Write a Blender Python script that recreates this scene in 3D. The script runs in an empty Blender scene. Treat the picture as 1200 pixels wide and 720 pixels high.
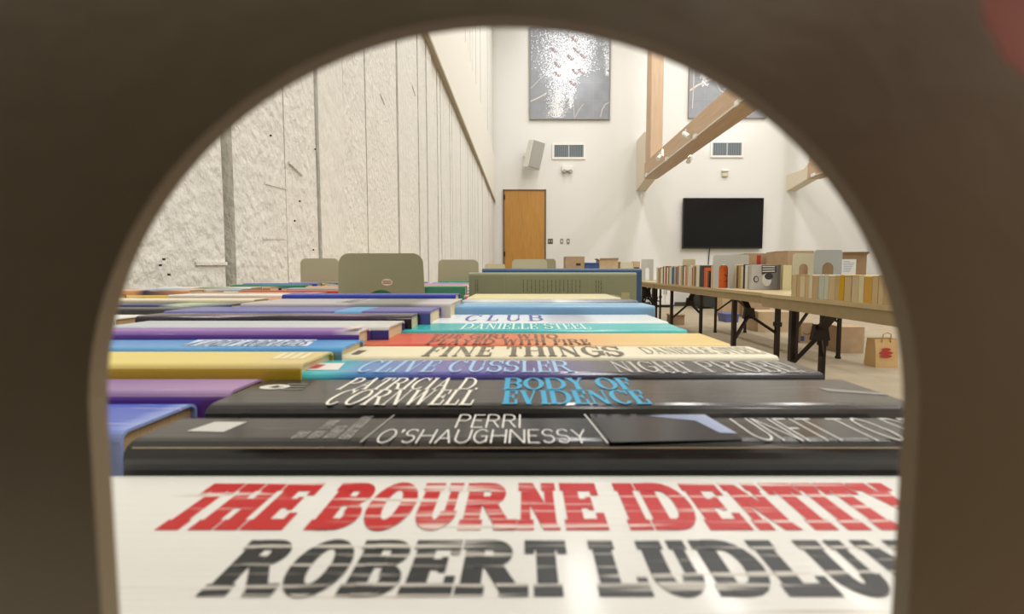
import bpy, math, random
from mathutils import Vector
random.seed(7)
R = math.radians
COL = bpy.context.scene.collection
# ------------------------------------------------------------------ camera
E = 0.86                      # eye height above the floor
PITCH = R(3.0)
F, PX, PY = 440.0, 614.0, 342.0      # focal length and principal point in 1200x720 pixels
cd = bpy.data.cameras.new('camera'); cam = bpy.data.objects.new('camera', cd); COL.objects.link(cam)
cam.location = (0, 0, E); cam.rotation_euler = (R(90) - PITCH, 0, 0)
cd.sensor_width = 36; cd.lens = F / 1200 * 36
cd.shift_x = (600 - PX) / 1200; cd.shift_y = -(360 - PY) / 1200
cd.clip_start = 0.001; cd.clip_end = 100
cd.dof.use_dof = True; cd.dof.focus_distance = 0.8; cd.dof.aperture_fstop = 22
scn = bpy.context.scene
scn.camera = cam
# ------------------------------------------------------------------ world, light, exposure
w = bpy.data.worlds.new('world'); scn.world = w; w.use_nodes = True
w.node_tree.nodes['Background'].inputs[0].default_value = (1, .95, .88, 1)
w.node_tree.nodes['Background'].inputs[1].default_value = 0.05
scn.view_settings.view_transform = 'Standard'; scn.view_settings.look = 'None'
scn.view_settings.gamma = 1; scn.view_settings.use_curve_mapping = False
scn.view_settings.exposure = 0.0
ROOM_X0, ROOM_X1, ROOM_Y0, ROOM_Y1, ROOM_H = -.75, 8.6, -4.0, 9.46, 7.4
def area(x, y, z, sx, sy, power, col=(1, .985, .96)):
    l = bpy.data.lights.new('ceiling_lamp', 'AREA'); l.shape = 'RECTANGLE'; l.size = sx; l.size_y = sy
    l.energy = power; l.color = col
    o = bpy.data.objects.new('ceiling_lamp', l); COL.objects.link(o); o.location = (x, y, z)
    return o
for lx in (1.2, 4.0, 6.8):
    for ly in (-1.6, 1.6, 4.6, 7.4):
        area(lx, ly, ROOM_H - .12, .6, 1.5, 70)

# ------------------------------------------------------------------ pixel helpers
def ray(px, py):
    u = (px - PX) / F; v = (PY - py) / F
    return Vector((u, math.cos(PITCH) + v * math.sin(PITCH), v * math.cos(PITCH) - math.sin(PITCH)))
def ony(px, py, Y): d = ray(px, py); t = Y / d.y; return Vector((d.x * t, Y, E + d.z * t))
def onz(px, py, Z): d = ray(px, py); t = (Z - E) / d.z; return Vector((d.x * t, d.y * t, Z))
def onx(px, py, X): d = ray(px, py); t = X / d.x; return Vector((X, d.y * t, E + d.z * t))

# ------------------------------------------------------------------ materials
def lin(h):
    h = h.lstrip('#'); out = []
    for i in (0, 2, 4):
        c = int(h[i:i + 2], 16) / 255
        out.append(c / 12.92 if c <= .04045 else ((c + .055) / 1.055) ** 2.4)
    return (*out, 1)
MATS = {}
def mat(name, col, rough=.6, metal=0, noise=0, nscale=20, bump=0, bscale=60, stretch=(1, 1, 1), coat=0, col2=None, coords='Object', spec=.5, detail=4):
    if name in MATS: return MATS[name]
    m = bpy.data.materials.new(name); m.use_nodes = True; nt = m.node_tree; b = nt.nodes['Principled BSDF']
    c = lin(col) if isinstance(col, str) else col
    b.inputs['Base Color'].default_value = c; b.inputs['Roughness'].default_value = rough
    b.inputs['Metallic'].default_value = metal; b.inputs['Coat Weight'].default_value = coat
    b.inputs['Specular IOR Level'].default_value = spec
    tc = nt.nodes.new('ShaderNodeTexCoord'); mp = nt.nodes.new('ShaderNodeMapping'); mp.inputs['Scale'].default_value = stretch
    nt.links.new(tc.outputs[coords], mp.inputs[0])
    if noise or col2:
        n = nt.nodes.new('ShaderNodeTexNoise'); n.inputs['Scale'].default_value = nscale; n.inputs['Detail'].default_value = detail
        nt.links.new(mp.outputs[0], n.inputs[0])
        r = nt.nodes.new('ShaderNodeValToRGB')
        if col2:
            r.color_ramp.elements[0].color = c; r.color_ramp.elements[1].color = lin(col2)
            r.color_ramp.elements[0].position = .38; r.color_ramp.elements[1].position = .62
        else:
            r.color_ramp.elements[0].color = tuple(v * (1 - noise) for v in c[:3]) + (1,)
            r.color_ramp.elements[1].color = tuple(min(1, v * (1 + noise)) for v in c[:3]) + (1,)
            r.color_ramp.elements[0].position = .3; r.color_ramp.elements[1].position = .7
        nt.links.new(n.outputs[0], r.inputs[0]); nt.links.new(r.outputs[0], b.inputs['Base Color'])
    if bump:
        n2 = nt.nodes.new('ShaderNodeTexNoise'); n2.inputs['Scale'].default_value = bscale; n2.inputs['Detail'].default_value = 6
        nt.links.new(mp.outputs[0], n2.inputs[0])
        bp = nt.nodes.new('ShaderNodeBump'); bp.inputs['Strength'].default_value = min(1, bump); bp.inputs['Distance'].default_value = .01 * max(1, bump)
        nt.links.new(n2.outputs[0], bp.inputs['Height']); nt.links.new(bp.outputs[0], b.inputs['Normal'])
    MATS[name] = m; return m
def ramp_mat(name, stops, rough=.25, wear=0.0, const=False, wearcol='#e8e2d4', axis='X', coat=0.0, bump=.25, board=None):
    """printed cover: colour bands along the length of the book, worn by stretched noise"""
    if name in MATS: return MATS[name]
    m = bpy.data.materials.new(name); m.use_nodes = True; nt = m.node_tree; b = nt.nodes['Principled BSDF']
    b.inputs['Roughness'].default_value = rough; b.inputs['Coat Weight'].default_value = coat; b.inputs['Coat Roughness'].default_value = .12
    tc = nt.nodes.new('ShaderNodeTexCoord'); sx = nt.nodes.new('ShaderNodeSeparateXYZ'); nt.links.new(tc.outputs['Generated'], sx.inputs[0])
    n = nt.nodes.new('ShaderNodeTexNoise'); n.inputs['Scale'].default_value = 9; n.inputs['Detail'].default_value = 5
    nt.links.new(tc.outputs['Generated'], n.inputs[0])
    ma = nt.nodes.new('ShaderNodeMath'); ma.operation = 'MULTIPLY_ADD'; ma.inputs[1].default_value = .05 if not const else .004
    nt.links.new(n.outputs[0], ma.inputs[0]); nt.links.new(sx.outputs[axis], ma.inputs[2])
    sb = nt.nodes.new('ShaderNodeMath'); sb.operation = 'SUBTRACT'; sb.inputs[1].default_value = .025 if not const else .002
    nt.links.new(ma.outputs[0], sb.inputs[0])
    r = nt.nodes.new('ShaderNodeValToRGB'); cr = r.color_ramp; cr.interpolation = 'CONSTANT' if const else 'LINEAR'
    while len(cr.elements) < len(stops): cr.elements.new(.5)
    for e, (p, c) in zip(cr.elements, sorted(stops)): e.position = p; e.color = lin(c)
    nt.links.new(sb.outputs[0], r.inputs[0])
    out = r.outputs[0]
    mp = nt.nodes.new('ShaderNodeMapping'); mp.inputs['Scale'].default_value = (25, 900, 60)
    nt.links.new(tc.outputs['Object'], mp.inputs[0])
    n2 = nt.nodes.new('ShaderNodeTexNoise'); n2.inputs['Scale'].default_value = 1.0; n2.inputs['Detail'].default_value = 4
    nt.links.new(mp.outputs[0], n2.inputs[0])
    if wear:
        r2 = nt.nodes.new('ShaderNodeValToRGB'); r2.color_ramp.elements[0].position = .66 - wear * .2; r2.color_ramp.elements[1].position = .74 - wear * .2
        nt.links.new(n2.outputs[0], r2.inputs[0])
        mx = nt.nodes.new('ShaderNodeMix'); mx.data_type = 'RGBA'
        nt.links.new(r2.outputs[0], mx.inputs[0]); nt.links.new(out, mx.inputs[6]); mx.inputs[7].default_value = lin(wearcol)
        out = mx.outputs[2]
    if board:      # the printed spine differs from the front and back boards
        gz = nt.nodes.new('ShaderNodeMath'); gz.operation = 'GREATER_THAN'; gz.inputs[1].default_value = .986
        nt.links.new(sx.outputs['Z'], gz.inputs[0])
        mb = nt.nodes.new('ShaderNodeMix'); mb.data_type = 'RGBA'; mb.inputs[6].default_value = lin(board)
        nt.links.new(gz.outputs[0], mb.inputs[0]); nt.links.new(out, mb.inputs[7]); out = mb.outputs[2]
    nt.links.new(out, b.inputs['Base Color'])
    if bump:
        bp = nt.nodes.new('ShaderNodeBump'); bp.inputs['Strength'].default_value = bump; bp.inputs['Distance'].default_value = .0004
        nt.links.new(n2.outputs[0], bp.inputs['Height']); nt.links.new(bp.outputs[0], b.inputs['Normal'])
    MATS[name] = m; return m
def plain_cover(hexcol, rough=.3): return ramp_mat('cover_' + hexcol.strip('#') + str(rough), [(0, hexcol), (1, hexcol)], rough=rough, bump=.15)
def ink(hexcol, wear=0.0, wearcol='#e9e4d8'): 
    return ramp_mat('ink_%s_%s' % (hexcol.strip('#'), wear), [(0, hexcol), (1, hexcol)], rough=.4, wear=wear, wearcol=wearcol, bump=0)

M_WALL = mat('painted_plaster', '#e1e0dc', .85, bump=.04, bscale=90)
M_CONC = mat('painted_board_formed_concrete', '#e3e1da', .8, noise=.05, nscale=14, bump=1.15, bscale=52, stretch=(1, 1, .6))
M_CONC2 = mat('painted_smooth_concrete', '#e3e1da', .8, noise=.03, nscale=8, bump=1.2, bscale=45, stretch=(1, 1, .4))
M_SOFFIT = mat('painted_soffit', '#e3e0d6', .8)
M_CHANNEL = mat('olive_painted_channel', '#b9b391', .7)
M_CARPET = mat('beige_carpet', '#a89a82', .95, noise=.08, nscale=5, bump=.5, bscale=260)
M_OAK = mat('oak_veneer_door', '#b48238', .45, noise=.12, nscale=5, stretch=(9, 9, .6))
M_TIMBER = mat('glulam_timber', '#bfa386', .6, noise=.10, nscale=4, stretch=(6, .5, 6))
M_TIMBER2 = mat('glulam_timber_upright', '#bfa386', .6, noise=.08, nscale=4, stretch=(6, 6, .4))
M_STEEL_DK = mat('dark_brown_steel', '#2b211b', .45, metal=.3)
M_LAM = mat('tan_laminate_table', '#bda97f', .4, noise=.05, nscale=30)
M_LAMEDGE = mat('tan_table_apron', '#a08d66', .5, noise=.06, nscale=20)
M_BOOKEND = mat('beige_enamel_steel', '#82735a', .45, noise=.05, nscale=30, bump=.03, bscale=300)
M_OLIVE = mat('olive_grey_enamel_steel', '#a09f84', .5)
M_TANBE = mat('tan_enamel_steel', '#bdb799', .5)
M_GREYBE = mat('light_grey_enamel_steel', '#b9bab4', .45)
M_CREAMBE = mat('cream_enamel_steel', '#cfc9ad', .45)
M_CARD = mat('kraft_cardboard', '#b2987a', .85, noise=.07, nscale=12)
M_CARD2 = mat('pale_kraft_cardboard', '#c6ae8c', .85, noise=.07, nscale=12)
M_CARD3 = mat('dark_kraft_cardboard', '#947b5e', .85, noise=.07, nscale=12)
M_PAGES = mat('cream_page_edges', '#d8c7a2', .9, noise=.10, nscale=1, stretch=(20, 2500, 20))
M_PAGESOLD = mat('browned_page_edges', '#b49a72', .9, noise=.12, nscale=1, stretch=(20, 2500, 20))
M_BLACK = mat('black_plastic', '#0c0c0d', .35)
M_SCREEN = mat('dark_glass_screen', '#0a0a0c', .22, spec=.25)
M_WHITE = mat('white_plastic', '#e6e4de', .5)
M_GREYGR = mat('grey_speaker_grille', '#a9a8a3', .7, bump=.4, bscale=500)
M_VENT = mat('blue_grey_louvre', '#838d92', .6)
M_SKIN = mat('skin', '#c27a70', .5, noise=.06, nscale=60)
M_SILVER = mat('silver_leaf', '#8a8d93', .5, metal=.1, noise=.10, nscale=4)
M_PETAL = mat('white_petal_paint', '#eceef2', .7)
M_LEAFP = mat('mauve_leaf_paint', '#8a7478', .7)
M_BRANCH = mat('ivory_branch_paint', '#d4cdc0', .7)

# ------------------------------------------------------------------ mesh helpers
class MB:
    def __init__(s): s.v = []; s.f = []; s.mi = []
    def face(s, pts, mi=0):
        n = len(s.v); s.v += [tuple(p) for p in pts]; s.f.append(tuple(range(n, n + len(pts)))); s.mi.append(mi)
    def box(s, x0, x1, y0, y1, z0, z1, bev=0):
        if bev:
            # chamfered box
            b = bev
            rings = [(z0, b), (z0 + b, 0), (z1 - b, 0), (z1, b)]
            base = len(s.v)
            for z, i in rings:
                c = b
                X0, X1, Y0, Y1 = x0 + i, x1 - i, y0 + i, y1 - i
                s.v += [(X0 + c, Y0, z), (X1 - c, Y0, z), (X1, Y0 + c, z), (X1, Y1 - c, z), (X1 - c, Y1, z), (X0 + c, Y1, z), (X0, Y1 - c, z), (X0, Y0 + c, z)]
            for k in range(3):
                for j in range(8):
                    a = base + k * 8 + j; a2 = base + k * 8 + (j + 1) % 8
                    s.f.append((a, a2, a2 + 8, a + 8)); s.mi.append(0)
            s.f.append(tuple(base + 7 - j for j in range(8))); s.mi.append(0)
            s.f.append(tuple(base + 24 + j for j in range(8))); s.mi.append(0)
            return s
        n = len(s.v)
        s.v += [(x, y, z) for z in (z0, z1) for x, y in ((x0, y0), (x1, y0), (x1, y1), (x0, y1))]
        for q in ((3, 2, 1, 0), (4, 5, 6, 7), (0, 1, 5, 4), (1, 2, 6, 5), (2, 3, 7, 6), (3, 0, 4, 7)):
            s.f.append(tuple(n + i for i in q)); s.mi.append(0)
        return s
    def prism(s, poly, off, cap=True):
        """poly: list of 3d points (ccw), extruded by vector off"""
        n = len(s.v); k = len(poly); off = Vector(off)
        s.v += [tuple(p) for p in poly] + [tuple(Vector(p) + off) for p in poly]
        for i in range(k):
            j = (i + 1) % k; s.f.append((n + i, n + j, n + k + j, n + k + i)); s.mi.append(0)
        if cap:
            s.f.append(tuple(n + k - 1 - i for i in range(k))); s.f.append(tuple(n + k + i for i in range(k))); s.mi += [0, 0]
        return s
    def bar(s, a, b, wx, wy=None, seg=4):
        a, b = Vector(a), Vector(b); d = (b - a).normalized(); wy = wy or wx
        up = Vector((0, 0, 1)) if abs(d.z) < .9 else Vector((0, 1, 0))
        u = d.cross(up).normalized(); v = d.cross(u).normalized()
        if seg == 4: pts = [a + u * sx * wx / 2 + v * sy * wy / 2 for sx, sy in ((-1, -1), (1, -1), (1, 1), (-1, 1))]
        else: pts = [a + u * math.cos(2 * math.pi * i / seg) * wx / 2 + v * math.sin(2 * math.pi * i / seg) * wy / 2 for i in range(seg)]
        return s.prism(pts, b - a)
    def tube(s, pts, r, seg=8):
        pts = [Vector(p) for p in pts]; n0 = len(s.v)
        for i, p in enumerate(pts):
            d = (pts[min(i + 1, len(pts) - 1)] - pts[max(i - 1, 0)]).normalized()
            up = Vector((0, 0, 1)) if abs(d.z) < .9 else Vector((0, 1, 0))
            u = d.cross(up).normalized(); v = d.cross(u)
            for k in range(seg):
                a = 2 * math.pi * k / seg; s.v.append(tuple(p + u * r * math.cos(a) + v * r * math.sin(a)))
        for i in range(len(pts) - 1):
            for k in range(seg):
                a = n0 + i * seg + k; b = n0 + i * seg + (k + 1) % seg
                s.f.append((a, b, b + seg, a + seg)); s.mi.append(0)
        s.f.append(tuple(n0 + k for k in range(seg))); s.f.append(tuple(n0 + (len(pts) - 1) * seg + k for k in range(seg))); s.mi += [0, 0]
        return s
    def build(s, name, m, parent=None, org=None, smooth=False, recalc=True):
        me = bpy.data.meshes.new(name)
        if org is not None: o3 = Vector(org); vv = [tuple(Vector(p) - o3) for p in s.v]
        else: vv = s.v
        me.from_pydata(vv, [], s.f); me.update()
        import bmesh
        bm = bmesh.new(); bm.from_mesh(me)
        if recalc: bmesh.ops.recalc_face_normals(bm, faces=bm.faces)
        bm.to_mesh(me); bm.free()
        for mm in (m if isinstance(m, list) else [m]): me.materials.append(mm)
        if isinstance(m, list):
            for p, i in zip(me.polygons, s.mi): p.material_index = i
        if smooth:
            for p in me.polygons: p.use_smooth = True
        o = bpy.data.objects.new(name, me); COL.objects.link(o)
        if parent: o.parent = parent
        elif org is not None: o.location = org
        return o
def thing(name, label, cat, loc, rz=0, group=None, rot=None):
    o = bpy.data.objects.new(name, None); COL.objects.link(o); o.empty_display_size = .02
    o.location = loc; o.rotation_euler = rot or (0, 0, rz)
    o['label'] = label; o['category'] = cat
    if group: o['group'] = group
    return o
def tag(o, label, cat, group=None):
    o['label'] = label; o['category'] = cat
    if group: o['group'] = group
    return o
def struct(o, label, cat='wall'):
    o['kind'] = 'structure'; o['label'] = label; o['category'] = cat; return o

# ------------------------------------------------------------------ a small parametric roman alphabet
def glyph(ch, st, th, sf, sh):
    """returns (advance, list of polygons) in a unit-height box; st stem, th hairline, sf serif overhang, sh serif height"""
    P = []; m = sf + st / 2
    def rect(x0, x1, y0, y1): P.append([(x0, y0), (x1, y0), (x1, y1), (x0, y1)])
    def V(x, y0=0, y1=1, t=None, s0=True, s1=True):
        t = t or st; rect(x - t / 2, x + t / 2, y0, y1)
        if sf:
            if s0 and y0 == 0: rect(x - t / 2 - sf, x + t / 2 + sf, 0, sh)
            if s1 and y1 == 1: rect(x - t / 2 - sf, x + t / 2 + sf, 1 - sh, 1)
    def H(y, x0, x1): rect(x0, x1, y - th / 2, y + th / 2)
    def D(x0, y0, x1, y1, t): P.append([(x0 - t / 2, y0), (x0 + t / 2, y0), (x1 + t / 2, y1), (x1 - t / 2, y1)])
    def Sf(x, y, t): 
        if sf: rect(x - t / 2 - sf, x + t / 2 + sf, y if y == 0 else 1 - sh, sh if y == 0 else 1)
    def A(cx, cy, rx, ry, a0, a1, n=10):
        for i in range(n):
            q = []
            for a in (a0 + (a1 - a0) * i / n, a0 + (a1 - a0) * (i + 1) / n):
                c, s = math.cos(R(a)), math.sin(R(a)); q.append(((cx + rx * c, cy + ry * s), (cx + (rx - st) * c, cy + (ry - th) * s)))
            P.append([q[0][0], q[1][0], q[1][1], q[0][1]])
    t2 = th if sf and th < st * .8 else st
    if ch == ' ': return .34, P
    if ch == 'I': V(m); return 2 * m, P
    if ch == 'T': 
        w = max(.62, st * 2.2); V(w / 2, s1=False); rect(0, w, 1 - max(th, sh), 1)
        if sf: rect(0, st * .5, .72, 1); rect(w - st * .5, w, .72, 1)
        return w, P
    if ch == 'H': w = .62 + st; V(m); V(w - m); H(.52, m, w - m); return w, P
    if ch in 'EFL':
        w = max(.52, st * 2.3) + sf; V(m)
        if ch in 'EF':
            rect(m, w, 1 - max(th, sh), 1); H(.52, m, w * .78)
            if sf: rect(w - st * .5, w, .70, 1); rect(w * .78 - st * .35, w * .78, .38, .66)
        if ch in 'EL':
            rect(m, w, 0, max(th, sh))
            if sf: rect(w - st * .5, w, 0, .32)
        return w, P
    if ch in 'PRBD':
        V(m); w = .5 + st + sf; rx = w - m
        if ch == 'D': 
            w = .62 + st + sf; xb = w - .42 - st * .3; A(xb, .5, w - xb, .5, -90, 90); rect(m, xb, 0, th); rect(m, xb, 1 - th, 1); return w, P
        xb = w - .26 - st * .3
        A(xb, .735, w - xb, .265, -90, 90); rect(m, xb, 1 - th, 1); rect(m, xb, .47, .47 + th)
        if ch == 'B': A(xb, .265, w - xb + .02, .265, -90, 90); rect(m, xb, 0, th); w += .02
        if ch == 'R': D(xb + st * .1, .5, w + st * .1, 0, st); Sf(w + st * .1, 0, st); w += st * .5
        return w, P
    if ch in 'OQ': w = .66 + st; A(w / 2, .5, w / 2, .52, 0, 360, 22); return w, P
    if ch in 'CG':
        w = .62 + st; A(w / 2, .5, w / 2, .52, 42, 318, 18)
        if sf: rect(w * .84, w * .84 + st * .35, .68, 1)
        if ch == 'G': rect(w * .86 - st / 2, w * .86 + st / 2, .06, .46); H(.46, w * .5, w * .86 + st * .5 + sf)
        return w * .96, P
    if ch in 'UJ':
        w = .62 + st
        if ch == 'U': V(m, .33, 1); V(w - m, .33, 1, t2); A(w / 2, .35, w / 2 - sf, .36, 180, 360, 12); return w, P
        V(w - m, .33, 1); A(w / 2, .35, w / 2 - sf, .36, 200, 360, 12); return w, P
    if ch == 'N': w = .64 + st; V(m, t=t2); V(w - m, t=t2, s0=False); D(m, 1, w - m, 0, st); return w, P
    if ch == 'M': w = .80 + st; V(m, t=t2); V(w - m); D(m, 1, w / 2, .1, st * .9); D(w / 2, .1, w - m, 1, t2); return w, P
    if ch == 'A': w = .62 + st; D(m, 0, w / 2, 1, t2); D(w - m, 0, w / 2, 1, st); H(.33, w * .26, w * .74); Sf(m, 0, t2); Sf(w - m, 0, st); return w, P
    if ch == 'V': w = .62 + st; D(w / 2, 0, m, 1, st); D(w / 2, 0, w - m, 1, t2); Sf(m, 1, st); Sf(w - m, 1, t2); return w, P
    if ch == 'W':
        w = .95 + st; a = w * .3; b = w * .7
        D(a, 0, m, 1, st); D(a, 0, w / 2, 1, t2); D(b, 0, w / 2, 1, st); D(b, 0, w - m, 1, t2); Sf(m, 1, st); Sf(w - m, 1, t2); return w, P
    if ch == 'Y': w = .60 + st; V(w / 2, 0, .5); D(w / 2, .45, m, 1, st); D(w / 2, .45, w - m, 1, t2); Sf(m, 1, st); Sf(w - m, 1, t2); return w, P
    if ch == 'K': w = .6 + st; V(m); D(m, .42, w - m, 1, t2); D(w - m, 0, w * .45, .58, st); Sf(w - m, 0, st); Sf(w - m, 1, t2); return w, P
    if ch == 'S':
        w = .48 + st; A(w / 2, .745, w / 2, .275, 25, 270, 12); A(w / 2, .265, w / 2, .275, -155, 90, 12)
        if sf: rect(w - st * .5, w, .66, .98); rect(0, st * .5, .02, .34)
        return w, P
    if ch == "'": P.append([(0, 1), (.05, .72), (.09, .72), (.14, 1)]); return .16, P
    if ch == '.': rect(0, .12, 0, .13); return .14, P
    if ch == '!': rect(.02, .14, .28, 1); rect(.03, .13, 0, .14); return .16, P
    if ch == '-': H(.45, 0, .3); return .3, P
    return .3, P
STY = {'slab': (.34, .20, .06, .19), 'roman': (.15, .06, .06, .05), 'bold': (.2, .07, .06, .06), 'sans': (.075, .06, 0, 0), 'thin': (.085, .07, 0, 0)}
def text_polys(txt, style, gap=.09):
    st, th, sf, sh = STY[style]; x = 0; out = []
    for ch in txt:
        a, P = glyph(ch, st, th, sf, sh)
        for k, p in enumerate(P): out.append((k, [(x + u, v) for u, v in p]))
        x += a + gap
    return x - gap, out
def text_on(name, parent, org, txt, style, x0, x1, yb, yt, z, m, shear=0.0, gap=.09):
    """lettering lying on a horizontal spine: baseline at yb (near), cap height at yt (far)"""
    W, polys = text_polys(txt, style, gap); b = MB(); sx = (x1 - x0) / W
    for k, p in polys:
        zz = z + .00008 + k * .000005
        if sum(p[i][0] * p[(i + 1) % len(p)][1] - p[(i + 1) % len(p)][0] * p[i][1] for i in range(len(p))) < 0: p = p[::-1]
        b.face([(x0 + (u + shear * v) * sx, yb + v * (yt - yb), zz) for u, v in p])
    return b.build(name, m, parent, org, recalc=False)
def text_px(name, parent, org, txt, style, ztop, px0, px1, pyt, pyb, m, shear=0.0, gap=.09):
    pm = (pyt + pyb) / 2; a = onz(px0, pm, ztop); c = onz(px1, pm, ztop)
    return text_on(name, parent, org, txt, style, a.x, c.x, onz(614, pyb, ztop).y, onz(614, pyt, ztop).y, ztop, m, shear, gap)
def patch_px(name, parent, org, ztop, pts, m, dz=.0001):
    b = MB(); b.face([tuple(onz(x, y, ztop) + Vector((0, 0, dz))) for x, y in pts]); return b.build(name, m, parent, org)

# ------------------------------------------------------------------ the setting
def arch_pts(cx, cz, rx, rz, n=40): return [(cx + rx * math.cos(R(180 - 180 * i / n)), cz + rz * math.sin(R(180 - 180 * i / n))) for i in range(n + 1)]
b = MB(); b.box(ROOM_X0 - .4, ROOM_X1 + .2, ROOM_Y0 - .2, ROOM_Y1 + .2, -.1, 0); struct(b.build('floor', M_CARPET), 'beige low pile carpet floor of the meeting room', 'floor')
b = MB(); b.box(ROOM_X0 - .4, ROOM_X1 + .2, ROOM_Y0 - .2, ROOM_Y1 + .2, ROOM_H, ROOM_H + .1); struct(b.build('ceiling', M_WALL), 'high white ceiling above the meeting room', 'ceiling')
b = MB(); b.box(ROOM_X0 - .4, ROOM_X1 + .2, ROOM_Y1, ROOM_Y1 + .2, 0, ROOM_H); struct(b.build('wall_back', M_WALL), 'tall off-white far wall with the door and television')
b = MB(); b.box(ROOM_X1, ROOM_X1 + .2, ROOM_Y0, ROOM_Y1, 0, ROOM_H); struct(b.build('wall_right', M_WALL), 'off-white right wall of the meeting room')
b = MB(); b.box(ROOM_X0 - .4, ROOM_X1 + .2, ROOM_Y0 - .2, ROOM_Y0, 0, ROOM_H); struct(b.build('wall_front', M_WALL), 'off-white wall behind the camera')
wl = MB(); wl.box(ROOM_X0 - .4, ROOM_X0 - .05, ROOM_Y0, ROOM_Y1, 0, ROOM_H)
wl = struct(wl.build('wall_left', M_CHANNEL), 'white painted board-formed concrete wall with vertical plank imprints')
Z_S0, Z_S1 = E + 1.78, E + 2.80
def yl(px): return .75 * F / (PX - px)
edges = [-4.0, -3.1, -2.2, -1.5, -.9, -.35, .1, .38, .62]
near = [yl(268), yl(340), yl(377), yl(407), yl(433), yl(469), yl(482), yl(493)]
e = near[-1]; far = []
while e < 9.2:
    e += random.choice((.12, .17, .22, .22, .3)); far.append(min(e, ROOM_Y1))
allE = edges + [near[0]] + [near[0] + .024] + near[1:] + far
for i in range(len(allE) - 1):
    y0, y1 = allE[i], allE[i + 1]
    if abs(y0 - near[0]) < 1e-6 or y1 - y0 < .03: continue
    g = .005 if y0 < 1.5 else .008
    p = random.uniform(-.006, .006)
    # plank imprint with slightly ragged vertical edges and a few cross joints
    zs = [0, .55, 1.02, 1.42, 1.9, Z_S0]
    bm = MB(); n = len(zs)
    ja = [random.uniform(-.003, .003) for _ in zs]; jb = [random.uniform(-.003, .003) for _ in zs]
    X0, X1 = ROOM_X0 - .05, ROOM_X0 + p
    poly = [(X0, y0 + g + ja[k], zs[k]) for k in range(n)] + [(X0, y1 - g + jb[k], zs[k]) for k in reversed(range(n))]
    bm.prism(poly, (X1 - X0, 0, 0)); bm.build('plank', M_CONC if i % 3 else M_CONC2, wl)
    # upper wall above the soffit
    if y1 > 3:
        bm = MB(); bm.box(X0, X1 - .02, y0 + g, y1 - g, Z_S1, ROOM_H); bm.build('plank', M_CONC2, wl)
# raised scars left by the form boards
for (px0, py0, px1, py1, t) in ((312, 214, 338, 221, .004), (310, 279, 336, 279, .003), (232, 309, 268, 309, .005), (341, 190, 357, 205, .003), (447, 110, 452, 122, .004), (502, 135, 506, 150, .004), (470, 190, 478, 196, .004), (484, 100, 488, 112, .003)):
    a = onx(px0, py0, ROOM_X0 + .004); c = onx(px1, py1, ROOM_X0 + .004)
    bm = MB(); bm.bar(a - Vector((.0055, 0, 0)), c - Vector((.0055, 0, 0)), t, .008); bm.build('form_scar', M_CONC, wl)
for (px, py) in ((318, 159), (352, 236), (346, 259), (370, 175), (368, 293), (193, 304), (199, 322), (189, 311)):
    a = onx(px, py, ROOM_X0 + .004); bm = MB(); bm.box(a.x - .004, a.x + .0005, a.y - .0012, a.y + .0012, a.z - .0012 * (1 + a.y), a.z + .0012 * (1 + a.y)); bm.build('bug_hole', M_STEEL_DK, wl)
bm = MB(); bm.box(ROOM_X0 - .03, ROOM_X0 + .035, 2.0, ROOM_Y1, Z_S0, Z_S1)
bm.box(ROOM_X0 - .03, ROOM_X0 + .035, ROOM_Y0, 2.0, Z_S0, Z_S1)
struct(bm.build('trim_1', M_SOFFIT), 'smooth white beam band running along the concrete wall', 'trim')
bm = MB(); bm.box(ROOM_X0 - .03, ROOM_X0 + .045, ROOM_Y0, ROOM_Y1, Z_S0 - .03, Z_S0 - .002)
struct(bm.build('trim_2', mat('tan_metal_drip_edge', '#b3a792', .5)), 'tan edge strip under the white beam band', 'trim')
bm = MB(); bm.box(ROOM_X0 + .05, ROOM_X1, ROOM_Y1 - .015, ROOM_Y1, 0, .1)
struct(bm.build('baseboard_back', mat('dark_vinyl_base', '#4a4640', .6)), 'dark vinyl baseboard along the far wall', 'baseboard')
YW = ROOM_Y1
def wpx(px, py, off=0.0): return ony(px, py, YW - off)
# door
a, c = wpx(591, 224), wpx(638.5, 224)
dr = thing('door_1', 'plain oak veneer door in the far wall', 'door', (a.x, YW, 0)); dr['kind'] = 'structure'
bm = MB(); bm.box(a.x, c.x, YW - .03, YW, .02, a.z, bev=.004); bm.build('door_leaf', M_OAK, dr, (a.x, YW, 0))
M_JAMB = mat('dark_bronze_jamb', '#6b5235', .5)
bm = MB(); bm.box(a.x - .03, a.x, YW - .045, YW, 0, a.z + .03); bm.build('jamb', M_JAMB, dr, (a.x, YW, 0))
bm = MB(); bm.box(c.x, c.x + .03, YW - .045, YW, 0, a.z + .03); bm.build('jamb', M_JAMB, dr, (a.x, YW, 0))
bm = MB(); bm.box(a.x - .03, c.x + .03, YW - .045, YW, a.z, a.z + .03); bm.build('head_jamb', M_JAMB, dr, (a.x, YW, 0))
for hz in (.3, 1.25, a.z - .22):
    bm = MB(); bm.box(a.x - .015, a.x + .02, YW - .055, YW - .03, hz, hz + .12); bm.build('hinge', M_STEEL_DK, dr, (a.x, YW, 0))
bm = MB(); bm.bar((c.x - .08, YW - .03, .98), (c.x - .08, YW - .09, .98), .03, seg=10); bm.bar((c.x - .08, YW - .085, .98), (c.x - .2, YW - .085, .98), .022, seg=10)
bm.build('door_handle', mat('satin_steel', '#8f8d88', .3, metal=1), dr, (a.x, YW, 0))
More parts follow.
